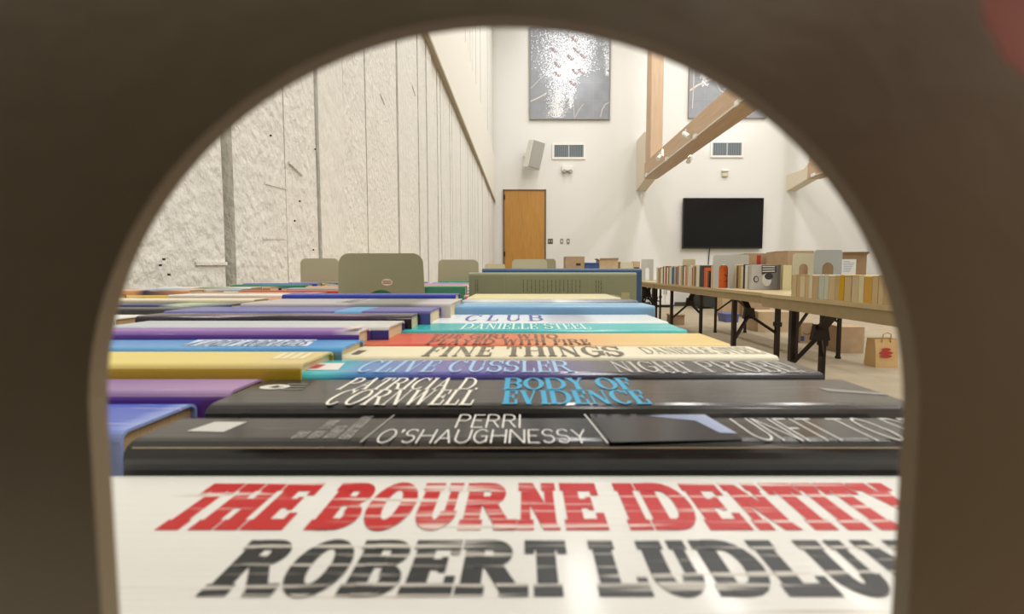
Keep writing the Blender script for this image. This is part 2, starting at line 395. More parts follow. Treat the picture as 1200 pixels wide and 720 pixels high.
# timber beams
def beam(x0, x1, z0, z1, yend, post):
    bm = MB(); bm.box(x0, x1, ROOM_Y0, yend, z0, z1, bev=.012)
    bm.box(x0 + .05, x1 - .05, yend - .01, ROOM_Y1, z0 + .06, z1 - .06)
    return bm
BX0, BX1, BZ0, BZ1 = 2.76, 3.07, E + 2.13, E + 2.50
def timber(label, x0, x1, ctop=.75):
    t = thing('timber_beam', label, 'beam', (x0, 8.75, BZ0)); org = (x0, 8.75, BZ0)
    bm = MB(); bm.box(x0, x1, ROOM_Y0 + .02, 8.75, BZ0, BZ1, bev=.012); bm.build('lower_chord', M_TIMBER, t, org)
    bm = MB(); bm.box(x0 + .02, x1 - .02, 8.42, 8.74, BZ1, ROOM_H - .01, bev=.012); bm.build('post', M_TIMBER2, t, org)
    # painted corbel carrying the beam end on the far wall
    bm = MB(); bm.prism([(x0 + .03, 8.751, BZ0 + .02), (x0 + .03, YW - .001, BZ0 - .12), (x0 + .03, YW - .001, BZ1 + ctop), (x0 + .03, 8.9, BZ1 + ctop), (x0 + .03, 8.751, BZ1)], (x1 - x0 - .06, 0, 0))
    bm.build('corbel', mat('painted_corbel', '#ddd2bd', .8), t, org)
    bm = MB(); bm.tube([(x0 - .012, 8.6, BZ0 + .03), (x0 - .012, 0, BZ0 + .03)], .012); bm.build('conduit', M_WHITE, t, org)
    for k in range(5):
        y = 8.5 - k * 1.2; bm = MB(); bm.box(x0 - .03, x0, y, y + .1, BZ0 + .01, BZ0 + .08); bm.build('conduit_clip', M_WHITE, t, org)
    return t
tb = timber('long timber roof beam with post, left of the television', BX0, BX1)
timber('timber beam end at the hole rim, right of the television', 6.5, 6.81, -.1)
# track spots hung on the first beam
def spot(label, p, target, power, ang):
    t = thing('track_spotlight', label, 'spotlight', p, group=None); d = (Vector(target) - Vector(p)).normalized(); p = Vector(p)
    bm = MB(); bm.bar(p, p + Vector((0, 0, .10)), .02, seg=8); bm.build('stem', M_WHITE, t, p)
    bm = MB(); bm.bar(p - d * .08, p + d * .06, .085, seg=14); bm.build('lamp_head', M_WHITE, t, p)
    l = bpy.data.lights.new('spot_light', 'SPOT'); l.energy = power; l.spot_size = R(ang); l.spot_blend = .8; l.color = (.93, .96, 1); l.shadow_soft_size = .04
    o = bpy.data.objects.new('spot_light', l); COL.objects.link(o); o.location = d * .08; o.parent = t; o.rotation_euler = d.to_track_quat('-Z', 'Y').to_euler()
pc = wpx(664, 66)
spot('white track spotlight on the beam aimed at the left painting', (BX0 - .1, 6.3, BZ0 + .12), pc, 420, 26)
spot('white track spotlight on the beam beside the far corbel', (BX0 - .1, 7.5, BZ0 + .12), wpx(850, 100), 160, 30)
spot('white spotlight under the beam right of the wall vent', (BX1 - .08, 6.9, BZ0 - .105), wpx(850, 120), 120, 40)

# ------------------------------------------------------------------ things on the far wall
def vent(label, px0, px1, py0, py1):
    a, c = wpx(px0, py1), wpx(px1, py0); o0 = (a.x, YW, a.z); t = thing('air_vent', label, 'vent', o0, group='far wall vents')
    bm = MB(); f = .05
    bm.box(a.x, c.x, YW - .03, YW, a.z, a.z + f); bm.box(a.x, c.x, YW - .03, YW, c.z - f, c.z); bm.box(a.x, a.x + f, YW - .03, YW, a.z + f, c.z - f); bm.box(c.x - f, c.x, YW - .03, YW, a.z + f, c.z - f)
    bm.build('frame', M_WHITE, t, o0)
    bm = MB(); bm.box(a.x + f, c.x - f, YW - .006, YW, a.z + f, c.z - f); bm.build('duct_back', mat('dark_duct', '#5d666b', .8), t, o0)
    n = 16; bm = MB()
    for i in range(n):
        x = a.x + f + (c.x - a.x - 2 * f) * (i + .5) / n; bm.box(x - .011, x + .011, YW - .022, YW - .008, a.z + f, c.z - f)
    bm.build('louvres', M_VENT, t, o0)['kind'] = 'stuff'
    bm = MB(); xm = (a.x + c.x) / 2; bm.box(xm - .01, xm + .01, YW - .026, YW - .006, a.z + f, c.z - f); bm.build('mullion', mat('grey_mullion', '#b4b9ba', .5), t, o0)
vent('white framed grey air vent between the speaker and the beam', 647, 686, 168, 187)
vent('white framed grey air vent above the television', 832, 871, 165.5, 185)
def painting(label, px0, px1, py0, py1, seed, spec):
    rnd = random.Random(seed); a, c = wpx(px0, py1), wpx(px1, py0); W, H = c.x - a.x, c.z - a.z; o0 = (a.x, YW, a.z)
    t = thing('painting', label, 'painting', o0)
    bm = MB(); bm.box(a.x, c.x, YW - .05, YW, a.z, c.z, bev=.004); bm.build('panel', M_SILVER, t, o0)
    bm = MB(); f = .02; z = YW - .062
    bm.box(a.x - f, a.x, z, YW, a.z - f, c.z + f); bm.box(c.x, c.x + f, z, YW, a.z - f, c.z + f); bm.box(a.x, c.x, z, YW, a.z - f, a.z); bm.box(a.x, c.x, z, YW, c.z, c.z + f)
    bm.build('frame', mat('dark_picture_frame', '#8f8b86', .5), t, o0)
    def P(u, v, k=0): return Vector((a.x + u * W, YW - .0515 - k, a.z + v * H))
    bm = MB(); nx = 5
    for i in range(1, nx):
        bm.box(P(i / nx, 0).x - .003, P(i / nx, 0).x + .003, YW - .0512, YW - .05, a.z, c.z); zz = P(0, i / nx).z; bm.box(a.x, c.x, YW - .0512, YW - .05, zz - .003, zz + .003)
    bm.build('leaf_seams', mat('leaf_seam', '#979ca2', .5), t, o0)
    br, pe, lf = spec(rnd)
    for pts, wd in br:
        bm = MB()
        for (u0, v0), (u1, v1) in zip(pts, pts[1:]):
            p, q = P(u0, v0), P(u1, v1); d = (q - p).normalized(); n = Vector((-d.z, 0, d.x)) * wd
            bm.face([p - n, q - n, q + n, p + n])
        bm.build('branch', M_BRANCH, t, o0)
    for nm, lst, mm, kk in (('blossoms', pe, M_PETAL, .001), ('leaves', lf, M_LEAFP, .002)):
        if not lst: continue
        bm = MB()
        for j, (u, v, s, an, asp) in enumerate(lst):
            p = P(u, v, kk + (j % 40) * .00003)
            bm.face([p + Vector((s * math.cos(an) * math.cos(q) - s * asp * math.sin(an) * math.sin(q), 0, s * math.sin(an) * math.cos(q) + s * asp * math.cos(an) * math.sin(q))) for q in [i * math.pi / 3 for i in range(6)]])
        bm.build(nm, mm, t, o0)['kind'] = 'stuff'
def cone_petals(rnd, n, u0, v0, u1, v1, w0, w1, s=.022):
    out = []
    for _ in range(n):
        q = rnd.random() ** .8; u = u0 + (u1 - u0) * q; v = v0 + (v1 - v0) * q; wd = w0 + (w1 - w0) * q
        out.append((min(.985, max(.015, u + rnd.gauss(0, .5) * wd)), min(.985, max(.015, v + rnd.uniform(-.02, .02))), s * rnd.uniform(.6, 1.3), rnd.uniform(0, 6.3), rnd.uniform(.4, .8)))
    return out
def spec1(r):
    br = [([(0, .19), (.1, .23), (.2, .28)], .014), ([(0, .33), (.1, .42), (.2, .5), (.26, .62)], .006), ([(.56, 0), (.55, .12), (.54, .2)], .006), ([(.57, .02), (.62, .1), (.67, .16)], .006), ([(.89, .02), (.91, .1), (.95, .16), (1, .18)], .008), ([(.2, 0), (.24, .06), (.28, .1)], .006), ([(.5, 1), (.49, .6), (.5, .2)], .004)]
    pe = cone_petals(r, 3000, .45, 1, .40, .45, .42, .22, .013) + cone_petals(r, 2000, .38, .55, .33, .01, .17, .09, .012) + cone_petals(r, 700, .53, .6, .51, .12, .13, .02, .011) + cone_petals(r, 1100, .68, 1, .62, .5, .2, .16, .013) + cone_petals(r, 350, .95, .95, .97, .48, .08, .03, .011)
    lf = []
    for (u, v) in ((.32, .78), (.36, .62), (.36, .52), (.52, .7), (.6, .78), (.68, .72), (.58, .55), (.66, .55), (.55, .42), (.57, .9)):
        for k in range(7): an = 1.2 + k * .45; lf.append((u + .045 * math.cos(an), v - .045 * abs(math.sin(an)), .05, an, .3))
    return br, pe, lf
def spec2(r):
    br = [([(0, .3), (.1, .36), (.25, .42), (.5, .5), (.8, .66)], .02), ([(.04, .1), (.05, .4), (.04, .8)], .008), ([(.3, .45), (.4, .3), (.6, .22)], .01)]
    return br, cone_petals(r, 160, .12, .75, .2, .35, .09, .04, .02) + cone_petals(r, 500, .6, .95, .55, .2, .3, .1), []
painting('square silver painting of white hanging blossoms above the vent', 621.5, 714.5, 34, 140, 3, spec1)
painting('silver painting with ivory branch partly behind the timber beam', 806.5, 899, 34, 138.5, 5, spec2)
# loudspeaker
p = wpx(626, 182, .3); t = thing('wall_loudspeaker', 'angled pale grey loudspeaker above the door', 'loudspeaker', p, rot=(R(12), R(8), R(28)))
bm = MB(); bm.box(-.17, .17, -.12, .14, -.32, .32, bev=.015); bm.build('cabinet', M_WHITE, t)
bm = MB(); bm.box(-.155, .155, -.14, -.12, -.305, .305, bev=.008); bm.build('grille', M_GREYGR, t)
bm = MB(); bm.bar((0, .14, 0), (-.1, .36, 0), .05); bm.build('bracket', M_WHITE, t)
# emergency light
a, c = wpx(658, 204), wpx(671, 195); o0 = (a.x, YW, a.z); t = thing('emergency_light', 'small white emergency light unit below the left vent', 'light', o0)
bm = MB(); bm.box(a.x, c.x, YW - .09, YW, a.z + .06, c.z, bev=.01); bm.build('housing', M_WHITE, t, o0)
for x in (a.x + .06, c.x - .06):
    bm = MB(); bm.bar((x, YW - .11, a.z + .05), (x, YW - .02, a.z + .05), .08, seg=12); bm.build('lamp_head', M_GREYGR, t, o0)
# strobe / sensor
a, c = wpx(845, 207.5), wpx(853, 199); o0 = (a.x, YW, a.z); t = thing('wall_sensor', 'two-piece white wall sensor between right vent and television', 'sensor', o0)
bm = MB(); bm.box(a.x, c.x, YW - .06, YW, a.z + .12, c.z, bev=.01); bm.build('upper_unit', M_WHITE, t, o0)
bm = MB(); bm.box(a.x + .01, c.x - .01, YW - .05, YW, a.z, a.z + .09, bev=.01); bm.build('lower_unit', M_CREAMBE, t, o0)
# switch plates
for lab, x0, x1, m1, n in (('dark double switch plate right of the door', 642, 648, mat('brown_plate', '#5b534b', .5), 2), ('single steel switch plate, left of the pair by the door', 656.5, 660, mat('steel_plate', '#8a8880', .4), 1), ('single steel switch plate, right of the pair by the door', 664, 667.5, mat('steel_plate', '#8a8880', .4), 1)):
    a, c = wpx(x0, 286), wpx(x1, 280); o0 = (a.x, YW, a.z); t = thing('switch_plate', lab, 'switch', o0)
    bm = MB(); bm.box(a.x, c.x, YW - .012, YW, a.z, c.z, bev=.003); bm.build('plate', m1, t, o0)
    for k in range(n):
        x = a.x + (c.x - a.x) * (k + .5) / n; bm = MB(); bm.box(x - .014, x + .014, YW - .022, YW - .012, a.z + .04, c.z - .04); bm.build('toggle', M_WHITE if n == 1 else M_GREYGR, t, o0)
# television
a, c = wpx(800, 291.5, .12), wpx(895.5, 232, .12); o0 = (a.x, YW - .1, a.z); t = thing('television', 'large black flat television mounted on the far wall', 'television', o0)
bm = MB(); bm.box(a.x, c.x, YW - .12, YW - .06, a.z, c.z, bev=.006); bm.build('body', M_BLACK, t, o0)
bm = MB(); bm.box(a.x + .02, c.x - .02, YW - .123, YW - .12, a.z + .045, c.z - .02); bm.build('screen', M_SCREEN, t, o0)
bm = MB(); bm.box((a.x + c.x) / 2 - .3, (a.x + c.x) / 2 + .3, YW - .06, YW, a.z + .3, c.z - .3); bm.build('wall_mount', M_BLACK, t, o0)
xc = wpx(830, 295).x; bm = MB(); bm.tube([(xc, YW - .07, a.z + .02), (xc + .01, YW - .03, a.z - .1), (xc, YW - .02, a.z - .35), (xc + .03, YW - .02, .4)], .011); bm.build('cable', M_BLACK, t, o0)

# ------------------------------------------------------------------ folding tables
def folding_table(label, p0, p1, width, legs_at, ztop=.72, apron=.075, leg_w=.03, group='folding tables'):
    """front edge runs p0->p1 (near to far); table lies to its right (+X side)"""
    p0, p1 = Vector((*p0, 0)), Vector((*p1, 0)); L = (p1 - p0).length; ang = math.atan2(p1.y - p0.y, p1.x - p0.x) - R(90)
    t = thing('folding_table', label, 'table', p0, ang, group)
    bm = MB(); r = .04
    poly = []
    for cx, cy, a0 in ((r, r, 180), (width - r, r, 270), (width - r, L - r, 0), (r, L - r, 90)):
        for k in range(5): a = R(a0 + 22.5 * k); poly.append((cx + r * math.cos(a), cy + r * math.sin(a), ztop - .022))
    bm.prism(poly, (0, 0, .022)); bm.build('tabletop', M_LAM, t)
    i = .012; bm = MB(); zt, zb = ztop - .022, ztop - apron
    bm.box(i, i + .02, i + .02, L - i - .02, zb, zt); bm.box(width - i - .02, width - i, i + .02, L - i - .02, zb, zt); bm.box(i, width - i, i, i + .02, zb, zt); bm.box(i, width - i, L - i - .02, L - i, zb, zt)
    bm.build('apron', M_LAMEDGE, t)
    for (ly, lxs, dirn) in legs_at:
        for j, lx in enumerate(lxs):
            lg = MB(); lg.box(lx - leg_w / 2, lx + leg_w / 2, ly - leg_w / 2, ly + leg_w / 2, .02, zt)
            lo = lg.build('leg', M_STEEL_DK, t)
            ft = MB(); ft.box(lx - leg_w * .65, lx + leg_w * .65, ly - leg_w * .65, ly + leg_w * .65, 0, .022); ft.build('rubber_foot', M_BLACK, lo)
            if j == 1:
                kn = MB(); kn.box(lx - leg_w * .75, lx + leg_w * .75, ly - leg_w * .75, ly + leg_w * .75, .42, .455); kn.build('collar', M_STEEL_DK, lo)
        if len(lxs) == 2:
            xm = (lxs[0] + lxs[1]) / 2; yb = ly + dirn * .1; zb2 = .5
            br = MB()
            br.bar((lxs[0], ly, .30), (xm, yb, zb2), .018, .022); br.bar((lxs[1], ly, .36), (xm, yb, zb2), .018, .022)
            br.build('brace_arm', M_STEEL_DK, t)
            hb = MB(); hb.prism([(xm - .05, yb - .012, zb2 - .03), (xm + .05, yb - .012, zb2 - .03), (xm + .035, yb - .012, zb2 + .06), (xm - .035, yb - .012, zb2 + .06)], (0, .024, 0))
            hb.bar((xm, yb, zb2 + .03), (xm, ly + dirn * .26, zt), .05, .02); hb.build('brace_hinge', M_STEEL_DK, t)
            cr = MB(); cr.bar((lxs[0], ly, zt - .05), (lxs[1], ly, zt - .05), .02); cr.build('crossbar', M_STEEL_DK, t)
    return t
XT = -.70
folding_table('tan folding table under the rows of spine-up paperbacks', (XT, .012), (XT, 2.6), .83, [(.35, (.08, .75), 1), (2.2, (.08, .75), -1)])
folding_table('tan folding table carrying the upright books, mid right', (1.60, 2.48), (1.70, 4.92), .61, [(.56, (.085, .43), 1), (2.0, (.085, .43), -1)])
folding_table('far tan folding table behind the blue hardcover', (1.705, 4.95), (1.755, 6.24), .61, [(.74, (.07, .24), 1), (1.15, (.07, .4), -1)])
folding_table('nearest tan folding table at right with page-edge books', (1.475, .64), (1.552, 2.47), .61, [(1.60, (.065, .245), -1), (.35, (.065, .4), 1)], apron=.085, leg_w=.026)
folding_table('tan folding table further right holding cartons', (2.62, 3.3), (2.64, 5.7), .61, [(.4, (.08, .5), 1), (2.0, (.08, .5), -1)], apron=.05, leg_w=.026)
folding_table('tan folding table near the far wall with boxes and bins', (.72, 6.35), (.74, 6.95), 1.9, [(.08, (.1, 1.6), 1), (.5, (.1, 1.6), -1)], apron=.05, leg_w=.026)
TZ = .72

# ------------------------------------------------------------------ bookends
def bookend(label, x, y, w, h, m, hole_w, hole_top, dirn=1, th=.0013, rz=0, z0=TZ, ang_corner=.018, sticker=None, ryr=None, cxo=0.0, group=None, taper=0.0):
    """plate faces +-Y, arch cut out of it and bent into a tongue that runs in direction dirn"""
    t = thing('bookend', label, 'bookend', (x, y, z0), rz, group)
    rx = hole_w / 2; rzz = ryr or rx; r = ang_corner
    outer = [(-w / 2, 0)]
    wt = w / 2 - taper
    for k in range(9): a = R(180 - 90 * k / 8); outer.append((-wt + r + r * math.cos(a), h - r + r * math.sin(a)))
    for k in range(9): a = R(90 - 90 * k / 8); outer.append((wt - r + r * math.cos(a), h - r + r * math.sin(a)))
    outer.append((w / 2, 0))
    N = 56; arc = arch_pts(cxo, hole_top - rzz, rx, rzz, N)
    bm = MB(); n = len(bm.v)
    # build with strips so that the arch stays smooth: sample the outer outline at matching fractions
    inner = [(cxo - rx, 0)] + arc + [(cxo + rx, 0)]
    def samp(path, f):
        Ls = [0]
        for (a0, b0), (a1, b1) in zip(path, path[1:]): Ls.append(Ls[-1] + math.hypot(a1 - a0, b1 - b0))
        d = f * Ls[-1]
        for i in range(len(path) - 1):
            if d <= Ls[i + 1] + 1e-12: q = (d - Ls[i]) / max(1e-9, Ls[i + 1] - Ls[i]); return (path[i][0] + (path[i + 1][0] - path[i][0]) * q, path[i][1] + (path[i + 1][1] - path[i][1]) * q)
        return path[-1]
    Lin = [0]
    for (a0, b0), (a1, b1) in zip(inner, inner[1:]): Lin.append(Lin[-1] + math.hypot(a1 - a0, b1 - b0))
    fr = sorted(set([l / Lin[-1] for l in Lin] + [i / 40 for i in range(41)]))
    Lo = [0]
    for (a0, b0), (a1, b1) in zip(outer, outer[1:]): Lo.append(Lo[-1] + math.hypot(a1 - a0, b1 - b0))
    fr = sorted(set(fr + [l / Lo[-1] for l in Lo]))
    for f in fr:
        o_, i_ = samp(outer, f), samp(inner, f)
        for yy in (0, th): bm.v.append((o_[0], yy, o_[1])); bm.v.append((i_[0], yy, i_[1]))
    for k in range(len(fr) - 1):
        A = n + 4 * k; B = A + 4
        for q in ((A, A + 1, B + 1, B), (A + 2, B + 2, B + 3, A + 3), (A, B, B + 2, A + 2), (A + 1, A + 3, B + 3, B + 1)): bm.f.append(q); bm.mi.append(0)
    for A in (n, n + 4 * (len(fr) - 1)): bm.f.append((A, A + 1, A + 3, A + 2)); bm.mi.append(0)
    bm.build('plate', m, t)
    g = .0008
    tp = [(cxo - rx + g, 0)] + [(px_, pz_) for px_, pz_ in arch_pts(cxo, (hole_top - rzz) * .8, rx - g, (rzz - g) * .8, 20)] + [(cxo + rx - g, 0)]
    bm = MB(); bm.prism([(a0, dirn * b0 + (th if dirn > 0 else 0), 0) for a0, b0 in tp], (0, 0, th)); bm.build('tongue', m, t)
    if sticker:
        sx, sz, sr = sticker; s = MB(); s.face([(sx + sr * math.cos(R(a)), -.0003, sz + sr * .62 * math.sin(R(a))) for a in range(0, 360, 15)])
        so = s.build('sticker', mat('white_sticker', '#e9e4dc', .5), t)
        s = MB()
        for k, zz in enumerate((-.35, .0, .35)): s.box(sx - sr * .75, sx + sr * .75, -.0006, -.0004, sz + sr * .62 * zz - sr * .045, sz + sr * .62 * zz + sr * .045)
        s.build('red_print', mat('red_print', '#c2473c', .5), so)
    return t
# the one the camera looks through
YB = .024
tl, trr = ony(105, 494.6, YB), ony(1077, 494.6, YB); top = ony(591, 19.5, YB)
hw = (trr.x - tl.x); cx = (trr.x + tl.x) / 2
fg = bookend('beige steel bookend filling the foreground, seen through its arched hole', cx, YB, .165, .262, M_BOOKEND, hw, top.z - TZ, 1, .0011, ryr=top.z - tl.z)
# on the paperback table
def be_px(label, px0, px1, pyt, w, m, holef=.42, dirn=1, sticker=None, taper=.0, hole_h=.68, z0=TZ, group=None):
    d = w * F / (px1 - px0); a = ony((px0 + px1) / 2, pyt, d); h = a.z - z0
    return bookend(label, a.x, d, w, h, m, w * holef, h * hole_h, dirn, .0013, 0, z0, .016, sticker, taper=taper, group=group)
def z_in(py, Y): return ony(614, py, Y).z
d0 = .14 * F / 108
be_px('olive-grey bookend with a red and white sticker among the paperbacks', 392, 500, 297, .14, M_OLIVE, .40, 1, sticker=(.009, z_in(331, d0) - TZ, .0085), taper=.006, hole_h=(z_in(340, d0) - TZ) / (z_in(297, d0) - TZ))
be_px('small tan bookend standing against the concrete wall', 351, 398, 303, .115, M_TANBE, .3, 1, taper=.002, hole_h=.6)
be_px('tan bookend right behind the stickered olive-grey one', 512, 562, 304.5, .14, M_TANBE, .3, 1, taper=.004, hole_h=.6)
be_px('cream bookend behind the blue hardcover, before the door', 599, 642, 304, .14, M_CREAMBE, .3, 1, taper=.003, hole_h=.6)
be_px('olive bookend peeking out behind the cream one near the door', 622, 652, 303.5, .13, M_OLIVE, .3, 1, taper=.003, hole_h=.6)
be_px('tiny cream bookend left of the door bottom', 568, 592, 309.5, .13, M_CREAMBE, .3, 1, hole_h=.6)

# ------------------------------------------------------------------ books
def book(label, x0, x1, y0, y1, ztop, mcov, mpag=M_PAGES, zbase=TZ + .002, r=.0022, cat='book', name='paperback_book', group=None, hard=False, root_rot=None, root_loc=None):
    """spine-up book: length along X, thickness along Y, fore-edge down. returns (root, origin)"""
    org = Vector(((x0 + x1) / 2, (y0 + y1) / 2, zbase))
    t = thing(name, label, cat, root_loc or org, rot=root_rot, group=group)
    c = .0025 if hard else .0007; r = min(r, (y1 - y0) * .45)
    def prof(o, rr):
        P = [(y0 + o, zbase)]
        n = 4
        for k in range(n + 1): a = R(180 - 90 * k / n); P.append((y0 + o + rr + rr * math.cos(a), ztop - o - rr + rr * math.sin(a)))
        for k in range(n + 1): a = R(90 - 90 * k / n); P.append((y1 - o - rr + rr * math.cos(a), ztop - o - rr + rr * math.sin(a)))
        P.append((y1 - o, zbase)); return P
    po, pi = prof(0, r), prof(c, max(.0003, r - c)); k = len(po); b = MB(); n = 0
    for X in (x0, x1):
        b.v += [(X, y, z) for y, z in po] + [(X, y, z) for y, z in pi]
    for i in range(k - 1):
        b.f += [(i, i + 1, 2 * k + i + 1, 2 * k + i), (k + i, 3 * k + i, 3 * k + i + 1, k + i + 1), (i, k + i, k + i + 1, i + 1), (2 * k + i, 2 * k + i + 1, 3 * k + i + 1, 3 * k + i)]
    b.f += [(0, 2 * k, 3 * k, k), (k - 1, 2 * k - 1, 4 * k - 1, 3 * k - 1)]
    b.mi = [0] * len(b.f)
    cv = b.build('cover', mcov, t, org)
    for p_ in cv.data.polygons: p_.use_smooth = False
    ins = .004 if hard else .0012
    p = MB(); p.box(x0 + ins, x1 - ins, y0 + c, y1 - c, zbase + (.003 if hard else .0006), ztop - c - (.004 if hard else .0003)); p.build('pages', mpag, t, org)
    return t, org

BT, BB = TZ + .002, TZ + .002
specs = []   # row 1, near to far, traced from the photograph: near edge, far edge, ends
row1 = {}
def row_book(key, label, py0, py1, pxl, pxr, mcov, ztop=None, mpag=M_PAGES, gap=.0004, name='paperback_book', hard=False, r=.0022, state=None, group=None):
    Y0 = state['y'] + gap
    zt = ztop if ztop is not None else ony(614, py0, Y0).z
    Y1 = onz(614, py1, zt).y
    xl, xr = onz(pxl, py0, zt), onz(pxr, py0, zt)
    k = Y0 / xl.y
    t, o = book(label, xl.x * k if ztop is not None else xl.x, xr.x * k if ztop is not None else xr.x, Y0, Y1, zt, mcov, mpag, hard=hard, r=r, name=name, group=group)
    state['y'] = Y1; state['log'].append((key, round(E - zt, 4), round(Y0, 4), round(Y1 - Y0, 4), round(xr.x - xl.x, 3)))
    return t, o, zt
S1 = {'y': .0315, 'log': []}
# 1 white thriller
zt1 = E - .039
Y0 = S1['y']; Y1 = onz(614, 551, zt1).y
M_B1 = ramp_mat('white_worn_cover', [(0, '#ebeae4'), (1, '#ecebe6')], rough=.32, wear=.12, wearcol='#cfc3b4', bump=.35, coat=.25)
t1, o1 = book('white worn paperback with red title lettering, nearest the camera', -.0835, .0985, Y0, Y1, zt1, M_B1, r=.003)
S1['y'] = Y1
text_px('title_lettering', t1, o1, 'THE BOURNE IDENTITY', 'slab', zt1, 212, 1082, 567, 622, ink('#c41f22', .5, '#e6d5cb'), gap=.035)
text_px('author_lettering', t1, o1, 'ROBERT LUDLUM', 'slab', zt1, 262, 1108, 634, 700, ink('#26282a', .55, '#cfcac0'), gap=.035)
# 2
M_BK = ramp_mat('glossy_black_cover', [(0, '#17171a'), (.6, '#141416'), (1, '#1c1c1e')], rough=.16, wear=0.05, wearcol='#5a5752', bump=.2, coat=.4)
t, o, z = row_book(2, 'glossy black paperback with thin white lettering behind the white one', 521, 485, 143, 1118, M_BK, state=S1, r=.003)
text_px('author_lettering', t, o, 'PERRI', 'sans', z, 536, 610, 486.5, 502, ink('#e9e7e2'), gap=.12)
text_px('author_lettering', t, o, "O'SHAUGHNESSY", 'sans', z, 444, 688, 504, 520, ink('#e9e7e2'), gap=.12)
text_px('title_lettering', t, o, 'UNFIT TO PRACTICE', 'sans', z, 872, 1230, 491, 517, ink('#d5d4d0'), gap=.14)
def text_depth(name, parent, org, txt, style, xb, cap, ya, yb, z, m):
    W, polys = text_polys(txt, style, .12); b = MB(); sc = (yb - ya) / W
    for k, p in polys:
        q = [(xb - v * cap, ya + u * sc, z + .00008 + k * .000005) for u, v in p]
        if sum(q[i][0] * q[(i + 1) % len(q)][1] - q[(i + 1) % len(q)][0] * q[i][1] for i in range(len(q))) < 0: q = q[::-1]
        b.face(q)
    return b.build(name, m, parent, org, recalc=False)
ya_, yb_ = onz(614, 516, z).y, onz(614, 488, z).y
for s_, px_, f0, f1 in (('THE', 352, .05, .32), ('NEW YORK', 371, .05, .80), ('TIMES', 390, .05, .52), ('BESTSELLER', 409, .03, .97)):
    text_depth('small_print', t, o, s_, 'roman', onz(px_, 516, z).x, .0024, ya_ + (yb_ - ya_) * f0, ya_ + (yb_ - ya_) * f1, z, ink('#b4b2ac'))
patch_px('price_label', t, o, z, ((219, 506), (262, 507), (290, 495), (252, 495)), ink('#c9c7c2'))
patch_px('thin_rule', t, o, z, ((684, 486), (686, 486), (713, 520), (711, 520)), ink('#cfcdc8'))
patch_px('thin_rule', t, o, z, ((461, 487), (463, 487), (424, 519), (421, 519)), ink('#9c9a95'))
patch_px('cover_photo', t, o, z, ((690, 486), (826, 486), (872, 516), (716, 519)), ramp_mat('lake_print', [(0, '#2a2b2e'), (.5, '#23252b'), (1, '#1b1c20')], rough=.2, bump=0))
patch_px('cover_photo', t, o, z, ((755, 488.5), (780, 487), (826, 487), (864, 509), (843, 508), (815, 494)), ramp_mat('lake_sky', [(0, '#5d6b8c'), (1, '#aab6d6')], rough=.2, bump=0), .00016)
# 3
M_CW = ramp_mat('dark_grey_gloss_cover', [(0, '#26262a'), (.6, '#2b2a2a'), (1, '#3a3937')], rough=.2, wear=.04, wearcol='#6c6862', bump=.3, coat=.35)
t, o, z = row_book(3, 'dark grey paperback with white author and bright blue title', 477, 442.5, 239, 1080, M_CW, state=S1, r=.0028)
text_px('author_lettering', t, o, 'PATRICIA D.', 'roman', z, 404, 562, 443.5, 457, ink('#efeade'), shear=.12)
text_px('author_lettering', t, o, 'CORNWELL', 'roman', z, 388, 556, 457.5, 475, ink('#efeade'), shear=.12)
text_px('title_lettering', t, o, 'BODY OF', 'bold', z, 590, 740, 443.5, 457, ink('#2ba3cf'), gap=.03)
text_px('title_lettering', t, o, 'EVIDENCE', 'bold', z, 589, 757, 458, 474, ink('#2ba3cf'), gap=.03)
b_ = MB(); cc = onz(322, 454, z); b_.face([(cc.x + .0042 * math.cos(R(a)), cc.y + .0022 * math.sin(R(a)), z + .00012) for a in range(0, 360, 20)]); b_.build('publisher_emblem', ink('#d9d6cd'), t, o)
b_ = MB(); b_.face([(cc.x + u, cc.y + v, z + .00016) for u, v in ((-.0015, -.0004), (.001, -.0012), (.0026, .0002), (.0008, .0003), (.0002, .0014))]); b_.build('emblem_mark', ink('#2c2c2e'), t, o)
for k in range(3): patch_px('faint_print_line', t, o, z, ((336 - k * 4, 451.5 + k * 3), (360 - k * 3, 451.5 + k * 3), (362 - k * 3, 450 + k * 3), (338 - k * 4, 450 + k * 3)), ink('#6f6d6a'))
patch_px('small_mark', t, o, z, ((958, 455), (1040, 462), (1044, 464), (970, 459)), ink('#8e8b84'))
# 4
M_NP = ramp_mat('cyan_to_violet_cover', [(0, '#59c4c6'), (.10, '#4bbccb'), (.16, '#3f7fc0'), (.3, '#5b56a8'), (.52, '#5d5490'), (.62, '#3b3940'), (1, '#2c2b2e')], rough=.2, bump=.25, coat=.3)
t, o, z = row_book(4, 'cyan to violet paperback with pale blue serif lettering', 438, 421, 311, 967, M_NP, state=S1)
text_px('author_lettering', t, o, 'CLIVE CUSSLER', 'roman', z, 424, 668, 423, 436.5, ink('#9fc6e8'))
text_px('title_lettering', t, o, 'NIGHT PROBE!', 'roman', z, 718, 928, 424, 436.5, ink('#bdbab4'))
patch_px('publisher_label', t, o, z, ((350, 434), (396, 434), (404, 426), (362, 426)), ink('#e6e0da'))
patch_px('label_mark', t, o, z, ((358, 432.5), (372, 432.5), (382, 428), (368, 428)), ink('#b8434d'), .00018)
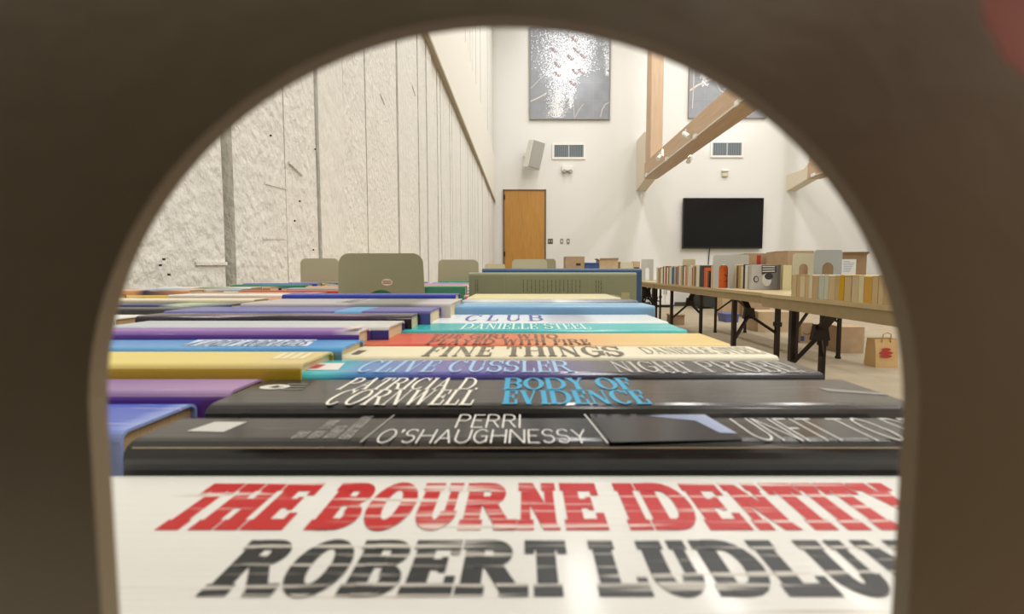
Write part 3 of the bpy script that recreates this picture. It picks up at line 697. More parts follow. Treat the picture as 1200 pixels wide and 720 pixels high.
# 5
M_FT = ramp_mat('cream_aged_cover', [(0, '#e6dcba'), (.5, '#e4dcc0'), (1, '#e9e3cc')], rough=.45, wear=.12, wearcol='#b7a988', bump=.3)
t, o, z = row_book(5, 'cream paperback with grey-brown serif title', 418.5, 405, 397, 914, M_FT, state=S1)
text_px('title_lettering', t, o, 'FINE THINGS', 'bold', z, 500, 728, 406.5, 417.5, ink('#6b6354', .2, '#d8cfb2'))
text_px('author_lettering', t, o, 'DANIELLE STEEL', 'roman', z, 752, 888, 407.5, 415, ink('#8e8672'))
patch_px('publisher_mark', t, o, z, ((411, 416), (420, 416), (430, 411), (420, 411)), ink('#5d564a'))
# 6
M_GF = ramp_mat('red_to_gold_cover', [(0, '#c86a4a'), (.12, '#cf5340'), (.42, '#d4774e'), (.55, '#dba166'), (.7, '#dfb877'), (.85, '#e2c583'), (1, '#e6c97e')], rough=.4, wear=.15, wearcol='#e6d3a6', bump=.3)
t, o, z = row_book(6, 'orange-red to gold paperback with dark two-line title', 404, 390, 421, 857, M_GF, state=S1)
text_px('title_lettering', t, o, 'THE GIRL WHO', 'bold', z, 506, 654, 392, 397, ink('#7d4a38'))
text_px('title_lettering', t, o, 'PLAYED WITH FIRE', 'bold', z, 502, 690, 398, 403.5, ink('#6e4434'))
# 7
M_TE = ramp_mat('turquoise_cover', [(0, '#3bb0b2'), (.5, '#40bcc0'), (1, '#4cc3c6')], rough=.25, wear=.05, wearcol='#c9e9e8', bump=.3)
t, o, z = row_book(7, 'turquoise paperback with white lettering', 387.5, 378.5, 467, 806, M_TE, state=S1)
text_px('author_lettering', t, o, 'DANIELLE STEEL', 'roman', z, 542, 690, 379.5, 386, ink('#d9f0ef'))
# 8
M_CL = ramp_mat('white_photo_cover', [(0, '#e6ebef'), (.5, '#e5eaf0'), (.56, '#c2c3cd'), (.68, '#b9bac2'), (.74, '#dfe6ea'), (1, '#e4e8ea')], rough=.3, bump=.2)
t, o, z = row_book(8, 'white paperback with tall violet letters behind the turquoise one', 378, 368.5, 482, 784, M_CL, state=S1)
text_px('title_lettering', t, o, 'CLUB', 'roman', z, 546, 636, 369.5, 376.5, ink('#5a58a4'), gap=.35)
patch_px('print_block', t, o, z, ((498, 375), (510, 375), (514, 371.5), (503, 371.5)), ink('#7f8a99'))
# 9 taller light blue, near cover in view
zt = None
t, o, z = row_book(9, 'light blue taller paperback with a pale teal stripe', 359, 356, 505, 768, ramp_mat('light_blue_cover', [(0, '#7fb0dc'), (1, '#85b4dc')], rough=.35, bump=.2), state=S1, gap=.001)
t, o, z = row_book(10, 'pale teal thin paperback behind the light blue one', 356.8, 355, 541, 759, plain_cover('#9fc9c6'), state=S1)
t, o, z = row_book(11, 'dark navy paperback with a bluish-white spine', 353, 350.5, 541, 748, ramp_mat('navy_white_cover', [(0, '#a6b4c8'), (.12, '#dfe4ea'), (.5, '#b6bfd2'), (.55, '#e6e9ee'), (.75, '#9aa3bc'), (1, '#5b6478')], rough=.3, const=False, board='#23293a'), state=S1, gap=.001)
t, o, z = row_book(12, 'cream-yellow paperback before the grey-green hardcover', 349.5, 344.5, 547, 728, ramp_mat('cream_yellow_cover', [(0, '#e0d49c'), (.85, '#ddd2a4'), (1, '#cfc79c')], rough=.4), state=S1)
text_px('barcode_print', t, o, 'IIIIII', 'sans', z, 720, 726, 345.5, 348.5, ink('#8b8360'))
# 13 / 14 hardcovers
zt13 = E - .0005; Yh = S1['y'] + .02
Yh = max(Yh, .43)
xa, xb = ony(549.5, 330, Yh).x, ony(746, 330, Yh).x
zt13 = ony(614, 319.5, Yh).z
t13, o13 = book('grey-green hardcover standing taller than the paperbacks', xa, xb, Yh, Yh + .03, zt13, mat('grey_green_cloth', '#94987c', .6, noise=.04, nscale=30), name='hardcover_book', hard=True, r=.004)
def front_text(nm, par, org, px0, px1, py0, py1, Y, m, nlines, seed):
    rnd = random.Random(seed); bm = MB()
    for i in range(nlines):
        px = px0 + (px1 - px0) * (i + .5) / nlines; y = py0
        while y < py1 - 1:
            l = rnd.uniform(1.5, 5); a = ony(px - .45, min(y + l, py1), Y); c = ony(px + .45, y, Y)
            bm.face([(a.x, Y - .0002, a.z), (c.x, Y - .0002, a.z), (c.x, Y - .0002, c.z), (a.x, Y - .0002, c.z)]); y += l + .8
    return bm.build(nm, m, par, org)
front_text('cover_text', t13, o13, 611, 682, 328, 343, Yh, mat('faded_cover_ink', '#62664f', .6), 15, 3)
front_text('cover_text', t13, o13, 556, 561, 328, 343, Yh, mat('faded_cover_ink', '#62664f', .6), 2, 4)
front_text('cover_text', t13, o13, 697, 706, 329, 343, Yh, mat('faded_cover_ink', '#62664f', .6), 3, 5)
for px in (690.5, 708, 591):
    bm = MB(); a = ony(px - .3, 345, Yh); c = ony(px + .3, 322, Yh); bm.face([(a.x, Yh - .0002, a.z), (c.x, Yh - .0002, a.z), (c.x, Yh - .0002, c.z), (a.x, Yh - .0002, c.z)]); bm.build('cover_rule', mat('pale_rule', '#a3a684', .6), t13, o13)
bm = MB(); a = ony(728, 352, Yh); c = ony(738, 343, Yh); bm.face([(a.x, Yh - .0002, a.z), (c.x, Yh - .0002, a.z), (c.x, Yh - .0002, c.z), (a.x, Yh - .0002, c.z)]); bm.build('price_box', mat('pale_box', '#b9b488', .6), t13, o13)
Yb2 = Yh + .036; xa, xb = ony(565, 330, Yb2).x, ony(752, 330, Yb2).x
t14, o14 = book('slate-blue hardcover behind the grey-green hardcover', xa, xb, Yb2, Yb2 + .035, ony(614, 314.8, Yb2).z, mat('slate_blue_cloth', '#3f5f86', .5, noise=.05, nscale=30), name='hardcover_book', hard=True, r=.004)
S1['y'] = Yb2 + .036
print('ROW1', S1['log'], Yh)

# row 2, left of the first row
S2 = {'y': .0795, 'log': []}
def r2(key, label, py0, py1, pxl, pxr, mcov, **kw): return row_book(key, label, py0, py1, pxl, pxr, mcov, state=S2, **kw)
M_BW = ramp_mat('blue_white_print', [(0, '#3f58b4'), (.8, '#435cbc'), (.93, '#4a63bf'), (1, '#8fa2da')], rough=.25, wear=.3, wearcol='#dfe6f2')
zt = ony(614, 507, .08).z
r2('a', 'blue and white paperback with browned pages, nearest at left', 507, 471, -330, 140, M_BW, mpag=M_PAGESOLD)
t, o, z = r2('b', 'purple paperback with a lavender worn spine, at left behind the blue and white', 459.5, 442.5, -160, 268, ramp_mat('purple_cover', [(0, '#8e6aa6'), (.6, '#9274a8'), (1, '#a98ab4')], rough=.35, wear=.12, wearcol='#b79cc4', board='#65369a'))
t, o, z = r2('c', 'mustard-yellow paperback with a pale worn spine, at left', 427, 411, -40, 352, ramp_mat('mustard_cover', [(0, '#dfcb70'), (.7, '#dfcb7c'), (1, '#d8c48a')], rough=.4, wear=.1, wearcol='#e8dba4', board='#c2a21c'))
for k in range(4): patch_px('pale_slash', t, o, z, ((318 + k * 10, 421), (325 + k * 10, 421), (339 + k * 10, 413.5), (333 + k * 10, 413.5)), ink('#e9dfb8'))
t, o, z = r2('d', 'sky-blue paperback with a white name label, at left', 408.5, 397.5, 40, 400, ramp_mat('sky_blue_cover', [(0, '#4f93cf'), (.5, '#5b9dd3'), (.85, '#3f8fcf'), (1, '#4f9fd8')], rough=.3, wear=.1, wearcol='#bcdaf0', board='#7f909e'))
patch_px('name_label', t, o, z, ((213, 406), (360, 406), (372, 398.5), (232, 398.5)), ink('#d4e4f4'))
text_px('author_lettering', t, o, 'KAREN ROBARDS', 'bold', z + .0001, 226, 362, 399.3, 405.4, ink('#4f648a'))
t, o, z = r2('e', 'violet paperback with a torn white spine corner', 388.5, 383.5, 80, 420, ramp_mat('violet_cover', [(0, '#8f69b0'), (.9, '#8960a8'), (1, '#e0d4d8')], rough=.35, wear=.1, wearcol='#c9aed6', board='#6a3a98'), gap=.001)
patch_px('torn_corner', t, o, z, ((404, 388), (421, 388), (429, 383), (424, 384)), ink('#dcd2c0'), .0012)
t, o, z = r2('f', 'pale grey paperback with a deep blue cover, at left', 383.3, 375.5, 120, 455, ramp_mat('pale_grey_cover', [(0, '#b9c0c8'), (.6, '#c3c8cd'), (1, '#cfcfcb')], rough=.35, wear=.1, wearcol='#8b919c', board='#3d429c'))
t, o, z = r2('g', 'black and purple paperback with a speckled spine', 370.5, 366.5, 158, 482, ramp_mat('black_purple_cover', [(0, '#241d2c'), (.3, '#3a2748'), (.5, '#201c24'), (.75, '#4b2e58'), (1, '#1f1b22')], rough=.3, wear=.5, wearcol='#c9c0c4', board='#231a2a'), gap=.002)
t, o, z = r2('h', 'periwinkle paperback with a light blue band', 365, 359.5, 190, 504, ramp_mat('periwinkle_cover', [(0, '#5d63a8'), (.62, '#4f56a4'), (.64, '#57a4d8'), (.72, '#5aa7d8'), (.74, '#5a57a0'), (1, '#4c4a8c')], rough=.3, wear=.12, wearcol='#bfc4e2', const=True))
t, o, z = r2('i', 'light grey paperback with dark lettering, before the olive bookend', 356, 350, 281, 528, ramp_mat('light_grey_cover', [(0, '#b9b3b8'), (.5, '#b5b0b2'), (.55, '#8f8f8b'), (.8, '#86867f'), (.86, '#b8b0b6'), (1, '#cdc7c4')], rough=.35), gap=.001)
text_px('title_lettering', t, o, 'AL', 'bold', z, 405, 424, 351, 355, ink('#2f3a3f'))
t, o, z = r2('j', 'royal blue taller paperback just before the olive bookend', 345.5, 343.8, 330, 534, plain_cover('#2b3fa8'), gap=.002)
print('ROW2', S2['log'])
PAL = {'orange': '#d68a5c', 'dark red': '#8e2f2f', 'scarlet': '#c23a2c', 'cream': '#e2d9bc', 'white': '#e4e2dc', 'charcoal': '#33343a', 'navy': '#2a3566', 'royal blue': '#3450b4', 'pale blue': '#9dbbd6', 'purple': '#6b4a92', 'tan': '#c2a474', 'peach': '#e2b08c', 'mustard': '#cfae4a', 'green': '#4f9a78', 'teal': '#4aa6a8', 'grey': '#a9a9a6', 'pink': '#d59aa8', 'brown': '#7a5a40', 'black': '#1d1d20', 'pale green': '#b8cdb0', 'lavender': '#a59ac8'}
ORD = ['first', 'second', 'third', 'fourth', 'fifth', 'sixth', 'seventh', 'eighth', 'ninth', 'tenth', 'eleventh', 'twelfth', 'thirteenth', 'fourteenth', 'fifteenth', 'sixteenth', 'seventeenth', 'eighteenth', 'nineteenth', 'twentieth']
ORD += ['twenty-' + o_ for o_ in ORD[:9]] + ['thirtieth'] + ['thirty-' + o_ for o_ in ORD[:9]] + ['fortieth'] + ['forty-' + o_ for o_ in ORD[:9]] + ['fiftieth'] + ['fifty-' + o_ for o_ in ORD[:9]]
def fill_row(xl, xr, y0, y1, names, tmpl, group, h0=.034, seed=1, avoid=()):
    rnd = random.Random(seed); y = y0; i = 0
    keys = list(PAL)
    while y < y1:
        th = rnd.uniform(.016, .032)
        for (a, c) in avoid:
            if y + th > a and y < c: y = c
        if y + th > y1: break
        nm = names[i] if i < len(names) else rnd.choice(keys)
        nm2 = rnd.choice(keys)
        q = rnd.uniform(.3, .7); cm = ramp_mat('print_%s_%s_%d' % (nm, nm2, int(q * 10)), [(0, PAL[nm]), (q, PAL[nm]), (min(.95, q + .1), PAL[nm2] if rnd.random() < .4 else PAL[nm]), (1, PAL[nm])], rough=.35, wear=.1, const=False)
        h = h0 + rnd.uniform(-.006, .005)
        if nm == 'green' and i == 0: h = .022
        if nm == 'white' and rnd.random() < .5: h -= .004
        x0 = xl + rnd.uniform(-.004, .006); x1 = min(xr, xl + rnd.uniform(.166, .174))
        lab = tmpl.format(c=nm, o=ORD[min(i, len(ORD) - 1)])
        book(lab, x0, x1, y, y + th, E - h, cm, M_PAGES if rnd.random() < .6 else M_PAGESOLD, group=group)
        y += th + .0006; i += 1
dbe = .14 * F / 108; d2 = .14 * F / 50
fill_row(-.262, -.09, dbe + .012, d2 - .004, ['green', 'white', 'orange', 'cream', 'pale blue', 'teal', 'purple', 'pink', 'white', 'purple', 'navy', 'charcoal'], '{c} paperback, {o} behind the olive-grey bookend', 'paperbacks behind the olive bookend', seed=3)
fill_row(-.45, -.275, .20, 1.10, ['cream', 'white', 'white', 'cream', 'charcoal', 'pale blue', 'navy', 'cream', 'peach', 'orange', 'brown', 'white', 'tan', 'cream', 'white', 'scarlet', 'mustard', 'orange', 'dark red', 'white'], '{c} paperback, {o} from the front in the row beyond the purple books', 'paperbacks in the third row', seed=5)
fill_row(-.64, -.462, .42, 1.07, ['orange', 'tan', 'cream', 'mustard', 'peach', 'brown', 'orange', 'cream', 'pale blue', 'white', 'dark red', 'tan', 'navy', 'peach'], '{c} paperback, {o} from the front in the row beside the concrete wall', 'paperbacks beside the wall', seed=8, h0=.031)
fill_row(-.08, .094, Yb2 + .04, 1.36, [], '{c} paperback, {o} behind the slate-blue hardcover', 'paperbacks behind the hardcovers', seed=12)

# ------------------------------------------------------------------ upright books on the right tables
def upright(label, xf, y0, y1, hgt, depth, mcov, mpag=M_PAGES, z0=TZ, lean=0, group=None, name='upright_book'):
    """book standing on its end, spine facing -X (towards the camera side)"""
    th = y1 - y0; org = Vector((0, 0, 0))
    t, o = book(label, -hgt / 2, hgt / 2, -th / 2, th / 2, depth, mcov, mpag, zbase=0, r=.003, name=name, group=group, root_rot=(lean, R(-90), 0), root_loc=(xf + depth, (y0 + y1) / 2, z0 + hgt / 2))
    return t
rnd = random.Random(21); y = 3.535; i = 0
cols = ['charcoal', 'white', 'cream', 'brown', 'tan', 'dark red', 'white', 'cream', 'grey', 'orange', 'tan', 'cream', 'charcoal', 'cream', 'tan', 'white', 'dark red', 'cream', 'brown', 'white', 'grey', 'navy', 'royal blue', 'pale green', 'cream', 'brown', 'white', 'peach', 'dark red', 'cream']
while y < 4.86:
    th = rnd.uniform(.022, .045); nm = cols[i % len(cols)] if i < 45 else rnd.choice(cols)
    xo = 1.60 + (y - 2.48) * .041 + .012
    upright('%s upright book, %s from the orange ones on the right table' % (nm, ORD[min(i, len(ORD) - 1)]), xo + rnd.uniform(0, .012), y, y + th, rnd.uniform(.185, .212), .12, plain_cover(PAL[nm], .45), group='upright books on the mid table')
    y += th + .001; i += 1
# orange books behind the grey bookend
ob = [('black upright book with pale lettering beside the orange books', '#2a2326', 3.495, .03, .175), ('dark maroon upright book beside the orange books', '#4a2a2c', 3.46, .028, .17), ('bright orange upright book, left of two', '#d2542c', 3.42, .03, .18), ('bright orange upright book, right of two', '#e06a24', 3.38, .034, .178), ('dark leaning book before the orange ones', '#3a332f', 3.345, .025, .15)]
for lb, cx_, yy, th, hh in ob:
    xo = 1.60 + (yy - 2.48) * .041 + .014
    upright(lb, xo, yy, yy + th, hh, .12, plain_cover(cx_, .4), group='orange and dark books')
# orange faced book seen through the grey bookend's hole
g1 = ony(835, 330, 3.25); g2 = ony(860, 330, 3.25)
t, o = book('orange paperback seen through the grey bookend arch', g1.x + .01, g2.x - .005, 3.275, 3.3, TZ + .2, ramp_mat('orange_print', [(0, '#e0762a'), (.5, '#d9661f'), (1, '#b8481c')], rough=.4, wear=.2, wearcol='#3a2a20'), zbase=TZ, name='upright_book')
bookend('light grey bookend with an arch showing orange, on the mid table', (g1.x + g2.x) / 2, 3.25, g2.x - g1.x, ony(848, 299, 3.25).z - TZ, M_GREYBE, .078, .205, -1, .0013, group='right table bookends')
bookend('light grey bookend partly hidden behind cream upright books', ony(866, 330, 3.6).x, 3.6, .18, ony(864, 298.5, 3.6).z - TZ, M_GREYBE, .068, .19, 1, .0013, group='right table bookends')
y = 3.04; i = 0
for nm in ('cream', 'grey', 'white', 'charcoal', 'cream', 'tan', 'brown', 'cream', 'white'):
    th = .026 + .006 * (i % 3); xo = 1.845
    upright('%s upright book, %s behind the photo-cover book' % (nm, ORD[i]), xo, y, y + th, .185 + .006 * (i % 4), .11, plain_cover(PAL[nm], .5), group='books behind the photo-cover book')
    y += th + .001; i += 1
# photo cover book
Yp = 2.93; a = ony(880, 338, Yp); c = ony(915, 310.5, Yp)
M_PH = ramp_mat('photo_cover', [(0, '#b9b7b4'), (.35, '#a9a7a5'), (.7, '#6f6d6b'), (1, '#5a5755')], rough=.35)
t = thing('photo_book', 'grey black-and-white photo-cover book standing on the table', 'book', (a.x, Yp, TZ))
bm = MB(); bm.box(a.x, c.x, Yp, Yp + .03, TZ, c.z, bev=.002); bm.build('cover', M_PH, t, (a.x, Yp, TZ))
def wall_patch(nm, par, org, Y, pts, m):
    bm = MB(); bm.face([tuple(ony(x, y, Y)) for x, y in pts]); return bm.build(nm, m, par, org)
wall_patch('dark_title_panel', t, (a.x, Yp, TZ), Yp - .0005, ((892.5, 322), (910, 319.5), (910, 312), (892.5, 311)), mat('ink_dark', '#2a2a2c', .5))
for k in range(3): wall_patch('title_line', t, (a.x, Yp, TZ), Yp - .001, ((893.5, 313.2 + k * 2.8), (908, 313.2 + k * 2.6), (908, 312.2 + k * 2.6), (893.5, 312.2 + k * 2.8)), mat('ink_pale', '#d6d4d0', .5))
def disc(nm, par, org, Y, cx, cy, rx, ry, m, n=20, a0=0, a1=360): 
    return wall_patch(nm, par, org, Y, [(cx + rx * math.cos(R(a0 + (a1 - a0) * i / n)), cy + ry * math.sin(R(a0 + (a1 - a0) * i / n))) for i in range(n)], m)
disc('portrait_print', t, (a.x, Yp, TZ), Yp - .0006, 898.5, 328, 5.5, 7.5, mat('ink_face', '#c9c7c4', .5)); disc('portrait_hair', t, (a.x, Yp, TZ), Yp - .0009, 901, 324, 5, 4, mat('ink_dark', '#2a2a2c', .5))
disc('coil_print', t, (a.x, Yp, TZ), Yp - .0006, 886, 327.5, 3.2, 4, mat('ink_dark', '#2a2a2c', .5)); disc('coil_print_centre', t, (a.x, Yp, TZ), Yp - .0009, 886.3, 327.5, 2, 2.8, mat('ink_mid', '#aaa8a5', .5))
bm = MB(); bm.box(c.x - .02, c.x, Yp - .001, Yp, TZ, c.z); bm.build('spine_edge', mat('ink_brown', '#57504a', .5), t, (a.x, Yp, TZ))
a2 = ony(917, 338, Yp); c2 = ony(928, 311, Yp)
tt, oo = book('cream upright book right of the photo-cover book', a2.x, c2.x, Yp + .0, Yp + .16, c2.z, plain_cover('#d9d4a8', .5), zbase=TZ, name='upright_book')
# spine-up row on the near right table, page ends facing the camera
y = onx(921, 345, 1.52).y; i = 0
ends = [('#b89b72', 'browned'), ('#a58a62', 'brown-edged'), ('#cdbb94', 'cream-edged'), ('#c1a06e', 'tan-edged'), ('#d8cfae', 'white-edged'), ('#b99468', 'kraft-coloured'), ('#5f9ab8', 'blue-covered'), ('#b7bfae', 'pale green-covered'), ('#cfc9a8', 'ivory-edged'), ('#c9ab80', 'buff-edged'), ('#d9a800', 'bright yellow'), ('#4a4434', 'black-covered'), ('#5b2f4a', 'plum-covered'), ('#d6d2b0', 'lemon-edged'), ('#c99c48', 'golden'), ('#bfa98a', 'beige-edged'), ('#a67a58', 'rust-covered'), ('#cdbf9a', 'sand-coloured')]
while i < len(ends):
    hexc, nm = ends[i]; th = [.040, .028, .042, .030, .026, .044][i % 6] * .95; xo = 1.475 + (y - .64) * .042 + .012
    pg = mat('pages_' + nm, {'bright yellow': '#d2a400', 'golden': '#cfa14a', 'pale green-covered': '#c6c9b6', 'blue-covered': '#c3c6bd', 'white-edged': '#ddd3bb', 'lemon-edged': '#d9d2ae', 'plum-covered': '#cdbb98'}.get(nm, ['#cdb88f', '#c2a880', '#d9caa6', '#ccb389'][i % 4]), .9, noise=.08, nscale=1, stretch=(20, 900, 20))
    book('%s spine-up paperback, %s from the left on the near right table' % (nm, ORD[i]), xo, xo + .175, y - th, y, TZ + .122 + .004 * math.sin(i * 2.1), plain_cover(hexc, .4), pg, zbase=TZ, group='spine-up books on the near right table')
    y -= th + .0015; i += 1
# bookends and sign behind that row
bookend('cream bookend with an arched hole behind the page-edge books', ony(941, 330, 2.3).x, 2.3, .135, ony(941, 297, 2.3).z - TZ, M_CREAMBE, .055, .19, 1, group='right table bookends')
bookend('blue-grey bookend with an arched hole, tallest on the right', ony(969.5, 330, 2.2).x, 2.2, .165, ony(969, 293, 2.2).z - TZ, mat('blue_grey_enamel', '#a3a9ab', .45), .066, .195, -1, group='right table bookends')
ys = 2.0; a = ony(986.5, 322, ys); c = ony(1003.5, 304, ys); t = thing('paper_sign', 'white printed paper sign standing behind the yellow book', 'sign', ((a.x + c.x) / 2, ys, TZ))
og = ((a.x + c.x) / 2, ys, TZ)
bm = MB(); bm.box(a.x, c.x, ys, ys + .003, TZ, c.z); bm.build('sheet', mat('white_paper', '#dfe1e4', .7), t, og)
for k in range(7):
    wall_patch('text_line', t, og, ys - .0005, ((988.5, 307 + k * 1.9), (996 + (k * 5) % 6, 307 + k * 1.9), (996 + (k * 5) % 6, 306.4 + k * 1.9), (988.5, 306.4 + k * 1.9)), mat('sign_ink', '#8f98b0', .7))
bm = MB(); bm.prism([(a.x + .01, ys + .003, TZ), (a.x + .01, ys + .06, TZ), (a.x + .01, ys + .003, TZ + .12)], (.003, 0, 0)); bm.build('easel', M_WHITE, t, og)

# ------------------------------------------------------------------ cartons, bins and bags
def carton(label, x, y, z, w, d, h, m=M_CARD, rz=0, flaps='closed', name='carton', group=None, marks=()):
    t = thing(name, label, 'box', (x, y, z), rz, group); s = .004
    bm = MB(); W, D = w / 2, d / 2
    bm.box(-W, W, -D, -D + s, 0, h); bm.box(-W, W, D - s, D, 0, h); bm.box(-W, -W + s, -D + s, D - s, 0, h); bm.box(W - s, W, -D + s, D - s, 0, h); bm.box(-W + s, W - s, -D + s, D - s, 0, s)
    bm.build('body', m, t)
    if flaps == 'closed':
        for sg in (-1, 1):
            f = MB(); f.prism([(-W, sg * D, h), (W, sg * D, h), (W, sg * .002, h + .004), (-W, sg * .002, h + .004)] if sg < 0 else [(-W, .002, h + .004), (W, .002, h + .004), (W, D, h), (-W, D, h)], (0, 0, .004)); f.build('flap', m, t)
        f = MB(); f.box(-W, W, -.025, .025, h + .0075, h + .0085); f.build('tape', mat('parcel_tape', '#a98558', .3), t)
    else:
        for sg, ax in ((-1, 'y'), (1, 'y'), (-1, 'x'), (1, 'x')):
            f = MB(); l = min(w, d) * .42; o_ = l * .8; u_ = l * .45
            if ax == 'y': f.prism([(-W, sg * D, h), (W, sg * D, h), (W, sg * (D + o_ * .3), h + u_ * .55), (-W, sg * (D + o_ * .3), h + u_ * .5)], (0, sg * .004, .003))
            else: f.prism([(sg * W, -D, h), (sg * W, D, h), (sg * (W + o_ * .3), D, h + u_ * .5), (sg * (W + o_ * .3), -D, h + u_ * .4)], (sg * .004, 0, .003))
            f.build('flap', m, t)
    for (nm, u0, u1, v0, v1, mm) in marks:
        f = MB(); f.face([(-W + w * u0, -D - .001, h * v0), (-W + w * u1, -D - .001, h * v0), (-W + w * u1, -D - .001, h * v1), (-W + w * u0, -D - .001, h * v1)]); f.build(nm, mm, t)
    return t
def carton_px(label, px0, px1, py0, Y, z, depth=.3, **kw):
    a, c = ony(px0, py0, Y), ony(px1, py0, Y); return carton(label, (a.x + c.x) / 2, Y + depth / 2, z, c.x - a.x, depth, a.z - z, **kw)
INKB = mat('blue_label_ink', '#33507e', .6); INKR = mat('red_label_ink', '#b5382e', .6); INKD = mat('dark_label_ink', '#3c3127', .7)
# far table
carton_px('brown carton with a hand slot on the far table', 663, 685, 301, 6.45, TZ, .35, marks=[('hand_slot', .55, .8, .62, .72, INKD), ('print_line', .5, .85, .45, .5, INKD)])
carton_px('brown open carton right of the blue bin on the far table', 702.5, 724.5, 305, 6.45, TZ, .3, m=M_CARD2, flaps='open')
a, c = ony(685, 308, 6.45), ony(702.5, 308, 6.45); t = thing('storage_bin', 'blue plastic bin between two cartons on the far table', 'bin', ((a.x + c.x) / 2, 6.6, TZ)); W = (c.x - a.x) / 2 - .004; h = a.z - TZ
M_BLUE = mat('blue_plastic', '#3a5590', .4)
bm = MB(); bm.prism([(-W * .9, -.15, 0), (W * .9, -.15, 0), (W, -.15, h - .02), (-W, -.15, h - .02)], (0, .3, 0)); bm.build('tub', M_BLUE, t); bm = MB(); bm.box(-W, W, -.16, .16, h - .02, h, bev=.004); bm.build('lid', M_BLUE, t)
carton_px('small pale carton near the timber table end, far table', 727, 742, 307.5, 6.5, TZ, .2, m=mat('pale_card', '#cfc8b0', .8))
carton_px('small tan carton with a dark label on the far table', 742.5, 750, 307, 6.5, TZ, .2, m=M_CARD2, marks=[('label', .1, .9, .4, .7, INKD)])
be_px('distant grey bookend above the upright books at left', 751.5, 766, 304, .195, M_GREYBE, .3, 1, hole_h=.6, group='right table bookends')
be_px('distant olive bookend left of the orange books', 800, 815, 304, .17, M_TANBE, .3, 1, hole_h=.6, group='right table bookends')
# table further right
carton_px('long low brown carton with a red label behind the photo book', 882, 917, 297.5, 4.3, TZ, .3, flaps='closed', marks=[('red_label', .14, .28, .55, .95, INKR)])
carton_px('low tan carton right of the television cable', 812, 835, 306.5, 5.3, TZ, .25, m=M_CARD, rz=0) if False else None
carton_px('tall brown carton behind the cream bookend', 923.5, 954, 294.5, 3.9, TZ, .35, flaps='closed')
carton_px('brown carton with folded flaps behind the paper sign', 985, 1016, 299, 3.5, TZ, .32, flaps='open', m=M_CARD3)
# floor
def floor_carton(label, px0, px1, py0, pyb, depth=.3, **kw):
    a = onz(px0, pyb, 0.001); Y = a.y; c = ony(px1, pyb, Y); tz = ony(px0, py0, Y).z
    return carton(label, (a.x + c.x) / 2, Y + depth / 2, 0, c.x - a.x, depth, tz, **kw)
floor_carton('small brown carton on the carpet left of the table leg', 787, 802, 371, 381, .2, flaps='open')
floor_carton('brown carton with a curved smile mark under the tables', 938, 952, 379, 402, .1, marks=[('blue_label', .0, .3, .1, .35, INKB)])
floor_carton('pale carton with a blue label under the right table', 955.5, 974, 381, 403, .1, m=M_CARD2, marks=[('blue_label', .3, .55, .45, .8, INKB)])
floor_carton('large plain brown carton under the right table', 985, 1012, 384, 414, .3, m=M_CARD)
floor_carton('wide tan carton under the mid table at the back', 846, 871, 349, 371, .2, m=M_CARD2)
floor_carton('wide tan carton at the right of the back pair under the mid table', 876, 902, 348, 373, .2, m=M_CARD)
floor_carton('low tan carton lying behind the mid table leg', 888, 926, 366, 389, .3, m=M_CARD2)
# smile mark on the second carton
for o in [o for o in COL.objects if o.get('label') == 'brown carton with a curved smile mark under the tables']:
    pass
tb_ = [o for o in COL.objects if o.get('label') == 'brown carton with a curved smile mark under the tables'][0]
bm = MB(); wq = .075
pts = [(wq * math.cos(R(a)) * .7, -.051, .15 + .05 * math.sin(R(a))) for a in range(205, 336, 13)]
for p, q in zip(pts, pts[1:]): bm.face([p, q, (q[0], q[1], q[2] + .008), (p[0], p[1], p[2] + .008)])
bm.build('curved_mark', INKD, tb_)
# black cart
a = onz(820, 362, .001); Y = a.y; c = ony(843, 362, Y); zt_ = ony(820, 346, Y).z
t = thing('equipment_case', 'black equipment case on the carpet below the television', 'case', ((a.x + c.x) / 2, Y + .2, 0)); W = (c.x - a.x) / 2
bm = MB(); bm.box(-W, W, -.2, .2, .03, zt_ - .02, bev=.01); bm.build('body', mat('charcoal_case', '#2e302f', .5), t); bm = MB(); bm.box(-W - .01, W + .01, -.21, .21, zt_ - .02, zt_, bev=.005); bm.build('lid', M_BLACK, t)
for sx in (-1, 1):
    for sy in (-1, 1): bm = MB(); bm.bar((sx * (W - .05) - .01, sy * .15, .0155), (sx * (W - .05) + .01, sy * .15, .0155), .03, seg=10); bm.build('caster', M_BLACK, t)
# white cabinets against the far wall, seen below the far table
a, c = wpx(768, 357, .4), wpx(791, 340, .4); t = thing('white_cabinet', 'low white cabinet against the far wall behind table legs', 'cabinet', ((a.x + c.x) / 2, YW - .2, 0)); W = (c.x - a.x) / 2
bm = MB(); bm.box(-W, W, -.18, .17, .06, .62, bev=.004); bm.build('body', M_WHITE, t); bm = MB(); bm.box(-W + .02, W - .02, -.16, .17, 0, .06); bm.build('plinth', M_BLACK, t)
for k in (0, 1):
    bm = MB(); bm.box(-W + .01 + k * W, -.01 + k * W, -.196, -.181, .08, .60, bev=.003); d_ = bm.build('cabinet_door', M_WHITE, t); bm = MB(); bm.box(-.04 + k * .06, -.02 + k * .06, -.21, -.197, .32, .42); bm.build('handle', M_GREYGR, d_)
